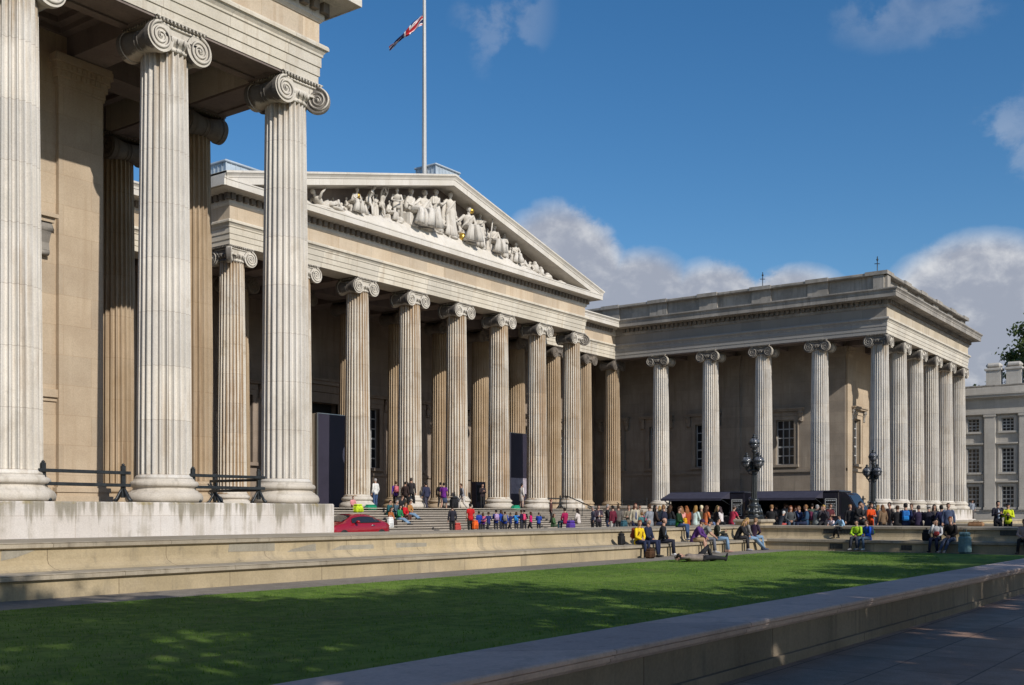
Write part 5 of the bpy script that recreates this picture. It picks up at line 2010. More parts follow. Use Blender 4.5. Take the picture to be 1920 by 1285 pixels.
def add_hat(J, k, col, root, kind):
    c, Z, Y = J['head'], J['hu'], J['hf']
    X = Y.cross(Z).normalized()
    b = MB()
    b.ball(c + (Z * .035 - Y * .004) * k, (.092 * k, .108 * k, .105 * k), 16, 10, 0, None, (X, Y, Z), keep=lambda d: d[2] > .12)
    if kind == 'cap':
        b.tube([c + (Z * .05 + Y * .08) * k, c + (Z * .045 + Y * .13) * k, c + (Z * .03 + Y * .175) * k], [(.075 * k, .008 * k), (.068 * k, .007 * k), (.03 * k, .005 * k)], 12, up=X)
    else:
        vs = []
        for rr in (.09, .165):
            for i in range(20):
                a = 2 * PI * i / 20
                vs.append(c + (X * (math.cos(a) * rr) + Y * (math.sin(a) * rr * 1.1) + Z * (.052 - (rr > .1) * .012)) * k)
        b.add(vs + [p + Z * .008 * k for p in vs], [(i, (i + 1) % 20, 20 + (i + 1) % 20, 20 + i) for i in range(20)] + [(40 + i, 60 + i, 60 + (i + 1) % 20, 40 + (i + 1) % 20) for i in range(20)] + [(20 + i, 20 + (i + 1) % 20, 60 + (i + 1) % 20, 60 + i) for i in range(20)])
    b.build('hat', cmat(col), root)


_pc = [0]


def person(label, loc, face, pose='stand', top=(.1, .1, .12), legs=(.03, .035, .06), hair=(.03, .02, .015), style='short', h=1.7, arms='down', lean=0, seat=.456,
           drop=None, shoes=(.03, .03, .03), skin=0, sleeve='long', low='trousers', hat=None, group='visitors in the forecourt', turn=0, hem=.06, extra=None):
    _pc[0] += 1
    rng = random.Random(_pc[0] * 7 + 1)
    k = h / 1.72
    root = thing('person', label, 'person', loc, R(face - 90), group)
    J = lie_skeleton(k) if pose == 'lie' else skeleton(pose, k, arms, lean, seat, drop, turn)
    if pose == 'lie':
        J['lie'] = 1
    b = MB()
    torso(b, J, k, .93)
    limbs(b, J, k)
    head(b, J, k)
    b.build('body', [cmat(SKINS[skin % 4], .5), M['eye'], M['lip']], root)
    # upper garment
    b = MB()
    torso(b, J, k, 1.10, False, hem, fold=.022, ph=_pc[0])
    for n in 'LR':
        S_, E_, W_ = J['sh' + n], J['el' + n], J['wr' + n]
        ins = S_ + (J['neck'] - S_) * .35
        if sleeve == 'long':
            b.tube([ins, S_, S_.lerp(E_, .45), E_, E_.lerp(W_, .5), W_.lerp(E_, .04)], [.062 * k, .070 * k, .061 * k, .055 * k, .049 * k, .042 * k], 10, fold=.04, ph=_pc[0] + 2)
        elif sleeve == 'short':
            b.tube([ins, S_, S_.lerp(E_, .45), S_.lerp(E_, .72)], [.062 * k, .068 * k, .062 * k, .06 * k], 10)
    b.tube([J['neck'] - J['up'] * .045 * k, J['neck'] + J['up'] * .015 * k], [(.085 * k, .075 * k), (.066 * k, .062 * k)], 12, up=(1, 0, 0))
    b.build('jacket' if sleeve == 'long' else 'shirt', cmat(top), root)
    # lower garment
    b = MB()
    P, d0 = J['P'], (J['waist'] - J['P']).normalized()
    if low == 'skirt':
        pts = [P + d0 * .10 * k, P, J['hipL'].lerp(J['hipR'], .5).lerp(J['knL'].lerp(J['knR'], .5), .5), J['knL'].lerp(J['knR'], .5)]
        b.tube(pts, [(.155 * k, .11 * k), (.18 * k, .125 * k), (.20 * k, .14 * k), (.22 * k, .15 * k)], 14, up=(1, 0, 0), fold=.05)
    else:
        b.tube([P + d0 * .12 * k, P, P - d0 * .05 * k], [(.150 * k, .108 * k), (.178 * k, .126 * k), (.165 * k, .115 * k)], 14, up=(1, 0, 0))
        for n in 'LR':
            H_, K_, A_ = J['hip' + n], J['kn' + n], J['an' + n]
            pts = [H_ + V((0, 0, .03)) * k, H_, H_.lerp(K_, .5), K_]
            rr = [.085 * k, .100 * k, .088 * k, .070 * k]
            if low == 'trousers':
                pts += [K_.lerp(A_, .4), A_.lerp(K_, .04)]
                rr += [.064 * k, .054 * k]
            b.tube(pts, rr, 11, fold=.03, ph=_pc[0])
    b.build({'trousers': 'trousers', 'shorts': 'shorts', 'skirt': 'skirt'}[low], cmat(legs), root)
    add_shoes(J, k, cmat(shoes, .6), root, None)
    add_hair(J, k, hair, root, style, rng)
    if hat:
        add_hat(J, k, hat[1], root, hat[0])
    if extra:
        for fn in extra:
            fn(J, k, root)
    return root, J, k


def open_front(col):
    """shirt showing between the open halves of a jacket"""
    def f(J, k, root):
        b = MB()
        w, c, n = J['waist'], J['chest'], J['neck']
        fw = J['fw']
        pts = [w - J['up'] * .12 * k + fw * .085 * k, w + fw * .087 * k, c + fw * .098 * k, n - J['up'] * .05 * k + fw * .07 * k]
        b.tube(pts, [(.055 * k, .045 * k), (.055 * k, .045 * k), (.05 * k, .045 * k), (.035 * k, .03 * k)], 8, up=(1, 0, 0))
        b.build('shirt', cmat(col), root)
    return f


def stripes(col, where='chest'):
    def f(J, k, root):
        b = MB()
        w, n = J['P'], J['neck']
        for q in range(4):
            p = w.lerp(n, .30 + q * .15)
            b.tube([p - J['up'] * .018 * k, p + J['up'] * .018 * k], [(.185 * k, .138 * k)] * 2, 14, up=(1, 0, 0))
        b.build('shirt_stripe', cmat(col), root)
    return f


def panel_sides(col):
    """contrasting lower panel of a jacket"""
    def f(J, k, root):
        b = MB()
        p, q = J['P'] - J['up'] * .05 * k, J['waist'] + J['up'] * .06 * k
        b.tube([p, p.lerp(q, .5), q], [(.196 * k, .138 * k), (.186 * k, .132 * k), (.180 * k, .128 * k)], 14, up=(1, 0, 0))
        b.build('jacket_panel', cmat(col), root)
    return f


def carried(label, root, J, k, col, kind='backpack', trim=None, name=None, cat=None, group=None):
    """a bag worn or held: a thing of its own, placed where the bearer carries it"""
    mtx = Matrix.Translation(root.location) @ Matrix.Rotation(root.rotation_euler.z, 4, 'Z')
    b = MB()
    up, fw, X = J['up'], J['fw'], V((1, 0, 0))
    c = J['chest'] - up * .05 * k - fw * .20 * k
    fr = Matrix((( X.x, -fw.x, up.x, c.x), (X.y, -fw.y, up.y, c.y), (X.z, -fw.z, up.z, c.z), (0, 0, 0, 1)))
    b.bbox(-.15 * k, -.09 * k, -.22 * k, .15 * k, .08 * k, .20 * k, .05 * k, 0, mtx @ fr)
    o = thing(name or 'backpack', label, cat or 'backpack', mtx @ c, 0, group)
    inv = o.matrix_basis.inverted()
    b.v = [tuple(V(p) - o.location) for p in b.v]
    b.build('pack', cmat(col), o)
    b = MB()
    b.bbox(-.11 * k, .08 * k, -.19 * k, .11 * k, .13 * k, -.02 * k, .03 * k, 0, mtx @ fr)
    b.v = [tuple(V(p) - o.location) for p in b.v]
    b.build('pocket', cmat(trim or [x * .6 for x in col]), o)
    for s in (-1, 1):
        b = MB()
        pts = [c - fw * -.05 * k + V((s * .10 * k, 0, 0)) + up * .18 * k, J['sh' + ('L' if s < 0 else 'R')].lerp(J['neck'], .4) + up * .055 * k, J['chest'] + fw * .125 * k + V((s * .11 * k, 0, 0)), J['waist'] + fw * .05 * k + V((s * .165 * k, 0, 0)), c + V((s * .13 * k, 0, 0)) - up * .18 * k]
        b.tube([mtx @ p - o.location for p in pts], [(.022 * k, .008 * k)] * 5, 6)
        b.build('strap', cmat([x * .4 for x in (trim or col)]), o)
    return o


def bag(label, x, y, z, w, d, h, col, name='bag', cat='bag', rz=0, handle=True, soft=.05, trim=None):
    t = thing(name, label, cat, (x, y, z), R(rz))
    b = MB()
    v0 = len(b.v)
    b.bbox(-w / 2, -d / 2, 0, w / 2, d / 2, h * .82, min(w, d, h) * .2)
    b.bbox(-w * .42, -d * .42, h * .80, w * .42, d * .42, h, min(w, d, h) * .14)
    b.build('pack', cmat(col), t)
    b = MB(); b.bbox(-w * .33, -d * .62, h * .10, w * .33, -d * .40, h * .48, .02)
    b.build('pocket', cmat(trim or [c * .65 for c in col]), t)
    if handle:
        b = MB(); b.tube([(-w * .2, 0, h * .93), (-w * .14, 0, h * 1.14), (w * .14, 0, h * 1.14), (w * .2, 0, h * .93)], .014, 6)
        b.build('handle', cmat([c * .5 for c in col]), t)
    return t


# ------------------------------------------------------------------ pediment statues (carved stone, part of the pediment)
def statue(px, kind, h, turn=0, arms='lap', gold=(), lean=0, up_px=None, dy=0.0):
    ys = YP - A - .12 + dy
    x = on_y(px, ys)
    rng = random.Random(int(px))
    b = MB()
    if kind in ('stand', 'walk', 'nude'):
        k = h / 1.80
        J = skeleton('walk' if kind != 'stand' else 'stand', k, arms, lean)
    elif kind == 'sit':
        k = h / 1.34
        J = skeleton('sit', k, arms, lean, .44 * k)
    else:
        k = h / .75
        J = lie_skeleton(1)
        for q in list(J):
            if q not in ('hu', 'hf', 'up', 'fw'):
                J[q] = J[q] * k
        if kind == 'recline':
            tilt = Matrix.Rotation(R(38), 3, 'X').inverted()
            for q in ('chest', 'neck', 'head', 'shL', 'shR', 'elL', 'elR', 'wrL', 'wrR'):
                w0 = J['waist']
                J[q] = w0 + Matrix.Rotation(R(-42), 3, 'X') @ (J[q] - w0)
            for s, n in ((-1, 'L'), (1, 'R')):
                J['el' + n] = J['sh' + n] + V((s * .12, -.05, -.22 if s < 0 else .16)) * k
                J['wr' + n] = J['el' + n] + V((0, .18, -.16 if s < 0 else .18)) * k
            J['hu'] = V((0, -.6, .8)).normalized(); J['hf'] = V((0, .8, .6)).normalized(); J['up'] = V((0, -.75, .66)).normalized(); J['fw'] = V((0, .66, .75)).normalized()
    torso(b, J, k, 1.08, True, 0, 0, 16, .03, px)
    limbs(b, J, k * 1.08)
    head(b, J, k, (0, 0, 0))
    c = J['head']
    b.ball(c + J['hu'] * .03 * k - J['hf'] * .02 * k, (.09 * k, .10 * k, .10 * k), 12, 9, frame=(J['hf'].cross(J['hu']).normalized(), J['hf'], J['hu']), keep=lambda d: d[1] < .35 or d[2] > .5)
    if kind == 'stand':
        P = J['P']
        b.tube([P + V((0, 0, .2)) * k, P, P - V((0, 0, .35)) * k, P - V((0, 0, .7)) * k, V((0, .02, 0))],
               [(.17 * k, .13 * k), (.20 * k, .16 * k), (.22 * k, .19 * k), (.24 * k, .21 * k), (.27 * k, .24 * k)], 40, fold=.13, ph=px, up=(1, 0, 0))
        s0 = J['shL'] + V((-.02, .02, .05)) * k
        b.tube([s0, J['chest'] + V((0, .13, 0)) * k, J['waist'] + V((.15, .08, -.05)) * k, P + V((.2, -.05, -.2)) * k], [.04 * k, .05 * k, .06 * k, .05 * k], 8, fold=.12)
        for s in (-1, 1):
            b.tube([J['sh' + ('L' if s < 0 else 'R')] + V((s * .03, -.04, 0)) * k, V((s * .24 * k, -.1 * k, P.z)), V((s * .26 * k, -.08 * k, .12 * k))], [.05 * k, .09 * k, .11 * k], 9, fold=.12, ph=px)
    elif kind == 'sit':
        b.tube([J['waist'], J['P'] + V((0, .05, 0)), J['P'] + V((0, .22, 0)) * k], [(.17 * k, .13 * k), (.21 * k, .15 * k), (.20 * k, .12 * k)], 26, fold=.07, ph=px, up=(1, 0, 0))
        for n in 'LR':
            K_, A_ = J['kn' + n], J['an' + n]
            s_x = -1 if n == 'L' else 1
            b.tube([J['hip' + n] + V((0, 0, .03)) * k, K_ + V((0, -.08, .02)) * k, K_ + V((0, .015, 0)) * k, K_ + V((0, .04, -.08)) * k, A_.lerp(K_, .45) + V((s_x * .03, .02, 0)) * k, A_ + V((s_x * .06, -.02, -.08)) * k],
                   [.13 * k, .115 * k, .105 * k, .105 * k, .125 * k, .17 * k], 22, fold=.11, ph=px + s_x)
        b.tube([J['knL'].lerp(J['knR'], .5) + V((0, -.10, .0)) * k, J['knL'].lerp(J['knR'], .5) + V((0, -.06, -.2)) * k, V((0, .30 * k, .02))], [(.12 * k, .06 * k), (.13 * k, .05 * k), (.17 * k, .06 * k)], 18, fold=.14, ph=px, up=(1, 0, 0))
        b.tube([J['shL'] + V((0, .03, .04)) * k, J['chest'] + V((.02, .13, 0)) * k, J['waist'] + V((.13, .08, -.02)) * k, J['hipR'] + V((.14, .05, .0)) * k], [.04 * k, .05 * k, .06 * k, .06 * k], 9, fold=.16, ph=px)
        b.bbox(-.28 * k, -.30 * k, 0, .28 * k, .16 * k, .42 * k, .03)
        b.tube([J['shR'], J['elR'] + V((.05, -.08, -.1)) * k, J['hipR'] + V((.14, -.1, .05)) * k], [.06 * k, .09 * k, .10 * k], 9, fold=.12)
    elif kind == 'nude':
        b.tube([J['P'] + V((0, 0, .08)) * k, J['P'] - V((0, 0, .22)) * k], [(.18 * k, .14 * k), (.22 * k, .19 * k)], 24, fold=.08, up=(1, 0, 0))
        b.ball((-.15 * k, -.1 * k, .14 * k), (.22 * k, .18 * k, .2 * k), 8, 6)
        b.tube([J['shL'] - V((0, .08, 0)) * k, V((-.22, -.2, .8)) * k, V((-.26, -.22, .2)) * k], [.06 * k, .11 * k, .12 * k], 10, fold=.14)
    else:
        b.tube([J['waist'], J['P'], J['knL'].lerp(J['knR'], .5), J['anR']], [(.18 * k, .14 * k), (.2 * k, .15 * k), (.2 * k, .13 * k), (.14 * k, .1 * k)], 24, fold=.09, ph=px, up=(1, 0, 0))
        b.ball((0, .1 * k, -.02), (.3 * k, .75 * k, .12 * k), 12, 6)
    b.ball((0, 0, -.02), (.33 * k, .26 * k, .12), 12, 6)
    b.v = [(p[0] * 1.16, p[1] * 1.1, p[2]) for p in b.v]
    o = b.build('statue', M['statue'], ped)
    o.location = (x, ys, plinth_z(x))
    o.rotation_euler = (0, 0, R(180 + turn))
    for (gx, gz, gr, sq) in gold:
        g_ = MB(); g_.ball((gx, .28, gz), (gr, gr, gr * sq), 16, 12)
        gg = g_.build('gilded_globe', M['gold'], o)
        gg['label'] = 'gilded orb held by a carved figure'
    return o, J, k


def hh(px, frac=.92):
    """clear height of the tympanum above the ledge at pixel px"""
    x = on_y(px, YP - A - .3)
    return max(.3, (rise * (1 - abs(x - XC) / (xr - XC)) - .42) * frac)


statue(560, 'lie', .75, 90)
statue(606, 'recline', 1.05, 95)
statue(634, 'recline', .8, -60)
s_, J_, k_ = statue(664, 'sit', 1.45, -10, 'knees', [(-.1, 1.0, .11, 1.3)], 28)
statue(690, 'nude', 1.95, 30, ('down', 'out'), (), 34)
s_, J_, k_ = statue(716, 'nude', 1.75, 10, 'up', (), 12)
b = MB(); b.tube([(.0, .35, 1.5), (.35, .3, 2.25)], .05, 6); b.tube([(.2, .32, 2.2), (.52, .3, 2.15)], .06, 6)
b.build('pickaxe', M['statue'], s_)
statue(743, 'nude', 2.1, -40, 'lap', (), 30)
statue(770, 'sit', 2.25, 12, 'lap', (), 0)
statue(796, 'sit', 2.45, -8, ('lap', 'out'), (), 0)
statue(817, 'stand', 2.85, 8, 'fold', (), 0)
statue(844, 'stand', 3.02, -5, ('down', 'out'), (), 0)
statue(876, 'sit', 2.35, -20, ('lap', 'out'), [(-.14, 2.14, .20, .9), (.55, .28, .27, 1.2)], 12)
s_, J_, k_ = statue(900, 'stand', 2.45, -12, ('down', 'phone'), (), 0)
b = MB(); b.tube([(-.62, .3, .2), (-.95, .25, 2.3)], .05, 6)
b.build('staff', M['statue'], s_)
statue(926, 'sit', 1.95, -15, 'lap', (), 4)
statue(945, 'stand', 1.75, -25, 'fold', (), 6)
statue(966, 'sit', 1.45, -30, 'knees', (), 12)
statue(986, 'recline', .85, -80)
for px, kd, h, tn, ar in ((648, 'sit', .9, 40, 'knees'), (678, 'sit', 1.1, -30, 'lap'), (704, 'stand', 1.5, 25, 'fold'), (729, 'sit', 1.25, 20, 'lap'), (757, 'stand', 1.9, -15, 'phone'),
                          (784, 'stand', 2.1, 10, 'fold'), (831, 'sit', 1.4, 0, 'lap'), (860, 'sit', 1.3, 30, 'knees'), (888, 'sit', 1.5, -10, 'out'), (913, 'stand', 1.7, -30, 'lap'), (936, 'sit', 1.2, 15, 'lap'), (956, 'sit', 1.1, -20, 'knees'), (977, 'sit', .95, -35, 'lap')):
    statue(px, kd, h, tn, ar, (), 6, None, .22)
for px, w, h in ((1003, .3, .75), (1013, .22, .6), (1027, .4, .45), (1052, .62, .30)):
    x = on_y(px, YP - A - .3)
    b = MB()
    b.ball((0, 0, h * .45), (w, .3, h * .5), 12, 8); b.ball((-w * .4, -.05, h * .82), (w * .4, .2, h * .25), 10, 7)
    b.tube([(w * .5, -.1, h * .4), (w * .9, -.2, .02)], [.1, .07], 7)
    o = b.build('carved_animal', M['statue'], ped)
    o.location = (x, YP - A - .3, plinth_z(x))
b = MB()
x0_, x1_ = on_y(560, YP - A), on_y(1040, YP - A)
rr = random.Random(8)
nk = 120
vs = []
for i in range(nk + 1):
    x = x0_ + (x1_ - x0_) * i / nk
    for j in range(5):
        o = (.62, .42, .15, -.12, -.30)[j]
        h = (0, .10, .16, .15, .12)[j] * rr.uniform(.2, 1.5)
        zb = plinth_z(x) if o < .3 else 18.645 + (plinth_z(x) - 18.645) * (.86 - o) / .56
        vs.append((x, YP - A - o, zb + h))
b.add(vs, [(i * 5 + j, i * 5 + 5 + j, i * 5 + 6 + j, i * 5 + 1 + j) for i in range(nk) for j in range(4)], 0, True)
b.build('carved_rocks', M['statue'], ped)

# ------------------------------------------------------------------ people
BLK, NAVY, GREY, WHT = (.018, .018, .020), (.018, .024, .055), (.17, .17, .18), (.62, .61, .58)
JEAN, LJEAN, DKJ = (.045, .08, .17), (.17, .27, .40), (.02, .028, .06)
KHAKI, MAROON, PURP = (.34, .24, .13), (.12, .015, .03), (.09, .035, .16)
BROWNH, BLKH, BLOND, GREYH, REDH = (.055, .028, .014), (.012, .010, .009), (.36, .23, .09), (.30, .29, .28), (.16, .05, .018)
SB = 'people sitting on the bench step'
SL = 'people sitting on the wall top'
ST = 'people on the portico steps'


def NB(px, **k):
    return (on_y(px, 19.05), 19.05, 0)


def LB(px, dy=0):
    return (on_y(px, 22.55 + dy), 22.55 + dy, 0)


def GY(px, Y, z=.3):
    return (on_y(px, Y), Y, z)


def EBP(px):
    return (45.22, on_x(px, 45.22), 0)


def ELP(px, dx=0):
    return (48.65 + dx, on_x(px, 48.65 + dx), 0)


def STEP(px, Y):
    k = math.ceil((ys0 - Y) / .38 - 1e-6)
    return (on_y(px, Y), Y, max(.3, ZS - max(0, k) * rz_))


# --- bench step on the far side of the lawn
r, J, k = person('person in a bright yellow jacket sitting on the bench step', NB(1196), -100, 'sit', (.68, .47, .015), NAVY, REDH, 'short', 1.62, 'lap', 8, turn=40, group=SB)
carried('rust red backpack on the back of the person in the yellow jacket', r, J, k, (.24, .045, .02), trim=(.30, .06, .03))
person('grey-haired person in a navy jacket sitting beside the yellow jacket', NB(1213), -85, 'sit', NAVY, NAVY, GREYH, 'short', 1.70, 'lap', 6, turn=15, group=SB)
person('person in a black jacket and white shoes sitting on the bench step', NB(1240), -70, 'sit', BLK, (.02, .022, .035), BLKH, 'bald', 1.76, 'lap', 10, shoes=(.6, .6, .6), group=SB, extra=[open_front((.12, .17, .25))])
bag('brown bag standing on the path between two seated people', on_y(1219, 18.35), 18.35, 0, .36, .26, .34, (.07, .035, .018))
bag('small black bag standing alone on the bench step', on_y(1165, 19.35), 19.35, SEAT, .26, .2, .42, BLK)
person('person in a purple jersey, khaki shorts and a cap leaning forward on the bench step', NB(1301), -80, 'sit', PURP, KHAKI, BROWNH, 'short', 1.78, 'knees', 34, sleeve='long', low='shorts', hat=('cap', (.04, .02, .06)), shoes=(.3, .28, .25), group=SB)
person('person in a grey tee shirt and dark cap resting elbows on knees', NB(1318), -70, 'sit', (.20, .205, .20), (.13, .14, .17), BLKH, 'short', 1.76, 'knees', 30, sleeve='short', hat=('cap', BLK), shoes=(.35, .35, .36), group=SB)
r, J, k = person('person in an open black jacket, striped top and pale blue jeans on the bench step', NB(1343), -65, 'sit', (.025, .028, .02), LJEAN, BLKH, 'short', 1.72, 'phone', 6, shoes=(.4, .25, .2), group=SB, extra=[open_front((.55, .50, .48))])
bag('black camera bag beside the person in pale blue jeans', on_y(1358, 19.15), 19.15, SEAT, .36, .26, .30, (.025, .028, .03), 'camera_bag', 'bag')
person('blond person in a black jacket hunched over on the bench step', NB(1382), -75, 'sit', BLK, (.03, .03, .035), (.28, .17, .07), 'long', 1.74, 'knees', 34, shoes=(.3, .3, .32), group=SB)
person('blond person in a grey top and blue jeans with legs stretched out', NB(1399), -45, 'sit_out', (.22, .21, .20), LJEAN, BLOND, 'long', 1.70, 'lap', 4, shoes=(.05, .07, .12), group=SB)
person('person in a dark plum jacket turned away beside the corner pier', NB(1412), -20, 'sit', (.035, .02, .04), LJEAN, (.25, .15, .08), 'short', 1.70, 'lap', 16, group=SB)
r, J, k = person('child in a green and black jacket perched on the wall top with white trainers dangling', (on_y(1272, 19.95), 19.95, 0), -85, 'sit', (.012, .035, .014), JEAN, BROWNH, 'short', 1.50, 'lap', 4, seat=LEDGE, drop=.50, shoes=(.62, .63, .65), group=SL, extra=[panel_sides((.02, .16, .02))])
# --- the person lying on the grass
lx, lyy = on_y(1312, 15.6), 15.6
person('person lying on the grass with one knee raised and hands behind the head', (lx, lyy, .03), -32, 'lie', (.20, .165, .14), (.020, .020, .024), BLKH, 'short', 1.76, shoes=BLK, group=None)

# --- along the back of the far wall, seen from behind or side-on
person('person in a dark coat with a pale collar standing left of the maroon jacket', GY(1122, 30), -120, 'stand', (.05, .035, .05), BLK, BROWNH, 'short', 1.66, 'fold', extra=[open_front((.5, .47, .44))])
person('white-haired person in a black jacket facing the maroon jacket', GY(1139, 29), -60, 'stand', BLK, DKJ, GREYH, 'short', 1.68, 'phone', extra=[open_front((.42, .40, .38))])
person('person in a maroon jacket seen from behind near the steps', GY(1149, 28), 80, 'stand', MAROON, (.4, .37, .34), BLKH, 'short', 1.62, 'down')
r, J, k = person('person in a taupe coat holding a teal shoulder bag', GY(1179, 27), -150, 'stand', (.23, .20, .15), (.12, .11, .1), (.14, .07, .035), 'short', 1.62, 'fold')
bag('teal shoulder bag carried at the side of the taupe coat', on_y(1170, 26.8), 26.8, .82, .42, .2, .40, (.035, .10, .13), 'shoulder_bag', 'bag')
person('long-haired person in a blue top and pale open coat standing above the wall', GY(1191, 25.6), -130, 'stand', (.40, .36, .27), NAVY, (.09, .03, .018), 'long', 1.70, 'down', extra=[open_front((.07, .09, .17))])
person('small child in a teal top behind the wall', GY(1203, 25), 60, 'stand', (.05, .14, .15), BLK, (.16, .08, .03), 'short', 1.28)
person('small child in a bright pink jacket behind the wall', GY(1210, 26), -100, 'stand', (.55, .03, .12), BLK, BLOND, 'short', 1.32)
person('person in a grey hooded top sitting on the wall with back turned', LB(1219), 80, 'sit', (.20, .215, .24), DKJ, BROWNH, 'short', 1.72, 'lap', 4, seat=LEDGE, drop=.3, group=SL)
person('person in sunglasses and a dark jacket next to the grey hooded top', LB(1228, .35), -50, 'sit', (.05, .035, .03), DKJ, BLKH, 'long', 1.68, 'lap', seat=LEDGE, drop=.4, group=SL)
person('person in a navy top with light brown hair sitting on the wall with back turned', LB(1247), 110, 'sit', (.022, .024, .045), BLK, (.20, .11, .05), 'short', 1.70, 'lap', 6, seat=LEDGE, drop=.3, group=SL)
bag('dark teal bag lying on the wall top beside the navy top', on_y(1258, 22.1), 22.1, LEDGE, .6, .3, .28, (.02, .055, .085))
person('dark-haired person behind the navy top, face turned aside', LB(1256, .5), -20, 'sit', BLK, BLK, BROWNH, 'long', 1.70, 'lap', seat=LEDGE, drop=.4, group=SL)
person('person in a pale pink cardigan with light brown hair on the wall', LB(1279), 70, 'sit', (.60, .27, .24), DKJ, (.22, .11, .05), 'long', 1.60, 'lap', 5, seat=LEDGE, drop=.3, group=SL)
r, J, k = person('person in a rust orange jacket on the wall', LB(1288, .2), 60, 'sit', (.30, .055, .018), BLK, (.25, .09, .03), 'long', 1.64, 'lap', 3, seat=LEDGE, drop=.3, group=SL)
bag('small yellow bag on the wall top behind the rust orange jacket', on_y(1284, 22.1), 22.1, LEDGE, .22, .16, .34, (.62, .33, .01))
person('person in a mint jacket with very long blond hair on the wall', LB(1302), -20, 'sit', (.48, .60, .57), (.45, .5, .48), (.30, .17, .05), 'long', 1.68, 'lap', 8, seat=LEDGE, drop=.4, group=SL)
person('white-blond haired person in a khaki top sitting behind the mint jacket', LB(1315, .5), 10, 'sit', (.12, .11, .07), BLK, (.60, .52, .34), 'short', 1.70, 'lap', seat=LEDGE, drop=.4, group=SL)
person('person in an orange top with long brown hair on the wall', LB(1322), -30, 'sit', (.50, .14, .05), (.1, .14, .25), (.10, .045, .025), 'long', 1.68, 'lap', 8, sleeve='short', seat=LEDGE, drop=.4, group=SL)
person('dark-clothed person with blond streaked hair looking down on the wall', LB(1341), -60, 'sit', (.03, .022, .022), BLK, BLOND, 'long', 1.70, 'lap', 10, seat=LEDGE, drop=.4, group=SL)
person('person in a white tunic with long dark hair on the wall', LB(1352, -.1), 90, 'sit', (.60, .55, .54), BLK, (.06, .04, .04), 'long', 1.62, 'lap', 6, seat=LEDGE, drop=.3, group=SL)
person('person in a crimson tee shirt, dark vest and cap sitting side-on', LB(1372), -30, 'sit', (.36, .03, .06), (.22, .27, .36), BROWNH, 'short', 1.74, 'knees', 14, sleeve='short', hat=('cap', (.10, .09, .085)), seat=LEDGE, drop=.4, group=SL)
# --- along the top of the right-hand wall
person('man in a black tee shirt with sandy hair sitting by the corner pier', ELP(1446), 10, 'sit', BLK, BLK, (.24, .13, .055), 'short', 1.76, 'lap', 10, sleeve='short', seat=LEDGE, drop=.3, group=SL)
person('person in a white cap bending over a pushchair behind the wall', GY(1462, 22.0), -30, 'sit', (.025, .03, .04), (.4, .08, .07), WHT, 'short', 1.55, 'lap', 30, seat=.6, hat=('cap', WHT))
person('red-haired person in a grey striped cardigan behind the right wall', ELP(1482), -150, 'sit', (.07, .075, .08), (.05, .07, .10), REDH, 'long', 1.66, 'lap', 4, seat=LEDGE, drop=.4, group=SL)
person('person in a blue jacket eating, face turned to the left', ELP(1501, .3), 140, 'sit', (.035, .055, .13), DKJ, (.14, .07, .03), 'short', 1.64, 'face', 8, seat=LEDGE, drop=.4, group=SL)
r, J, k = person('person in a blue denim jacket with a maroon backpack', ELP(1513), 120, 'sit', (.035, .08, .15), DKJ, (.22, .11, .04), 'short', 1.74, 'lap', 4, seat=LEDGE, drop=.4, group=SL)
carried('maroon backpack of the person in the denim jacket', r, J, k, (.12, .025, .06), trim=(.15, .04, .08))
person('grey-haired person in a grey hooded top behind the right wall', ELP(1530), -20, 'sit', (.20, .215, .21), (.2, .2, .2), GREYH, 'short', 1.74, 'lap', 8, seat=LEDGE, drop=.4, group=SL)
person('blond person in a charcoal jacket eating a sandwich', ELP(1545), -170, 'sit', (.04, .035, .045), BLK, (.40, .26, .07), 'short', 1.72, 'face', 6, seat=LEDGE, drop=.4, group=SL)
person('small child in a white tee shirt crouching behind the right wall', GY(1562, 16.5, .3), 160, 'sit', (.60, .52, .54), BLK, BROWNH, 'short', 1.15, 'knees', 24, seat=.55, sleeve='short')
person('child in a pale blue shirt reaching along the right wall', GY(1579, 15.8, .3), 150, 'sit', (.32, .50, .68), BLK, BLKH, 'short', 1.25, 'out', 22, seat=.55)
person('person in dark clothes with fair hair standing by the van bonnet', GY(1594, 18.2), -150, 'stand', BLK, BLK, (.25, .14, .06), 'short', 1.66)
person('tall man in a black leather jacket bending forward behind the wall', GY(1604, 17.2), -100, 'stand', BLK, BLK, BLKH, 'short', 1.84, 'lap', 24)
person('person in a bright orange anorak behind the right wall', GY(1632, 16.3), -120, 'stand', (.62, .07, .012), (.35, .05, .02), BROWNH, 'short', 1.70, 'fold', 4)
r, J, k = person('long-haired person with a dark rucksack on one shoulder', GY(1655, 15.6), 60, 'stand', (.17, .11, .065), BLK, (.13, .06, .025), 'long', 1.62)
person('person in a taupe jacket leaning to the left of the pale podium', GY(1670, 15.4), 150, 'stand', (.12, .10, .085), (.2, .19, .18), BLKH, 'short', 1.74, 'down', 6)
person('person in black beside the bright blue backpack', ELP(1683), 20, 'sit', BLK, BLK, BROWNH, 'short', 1.66, 'lap', 10, seat=LEDGE, drop=.3, group=SL)
r, J, k = person('person in a navy jacket wearing a bright blue backpack', ELP(1698, .2), 20, 'sit', (.02, .03, .09), GREY, BLKH, 'short', 1.84, 'lap', 2, seat=LEDGE, drop=.3, group=SL)
carried('bright blue backpack seen from behind on the right wall', r, J, k, (.025, .14, .42), trim=(.02, .20, .55))
person('dark-haired person in a plum jacket with back turned on the right wall', ELP(1723), 30, 'sit', (.03, .022, .05), BLK, (.06, .05, .05), 'short', 1.66, 'lap', 6, seat=LEDGE, drop=.3, group=SL)
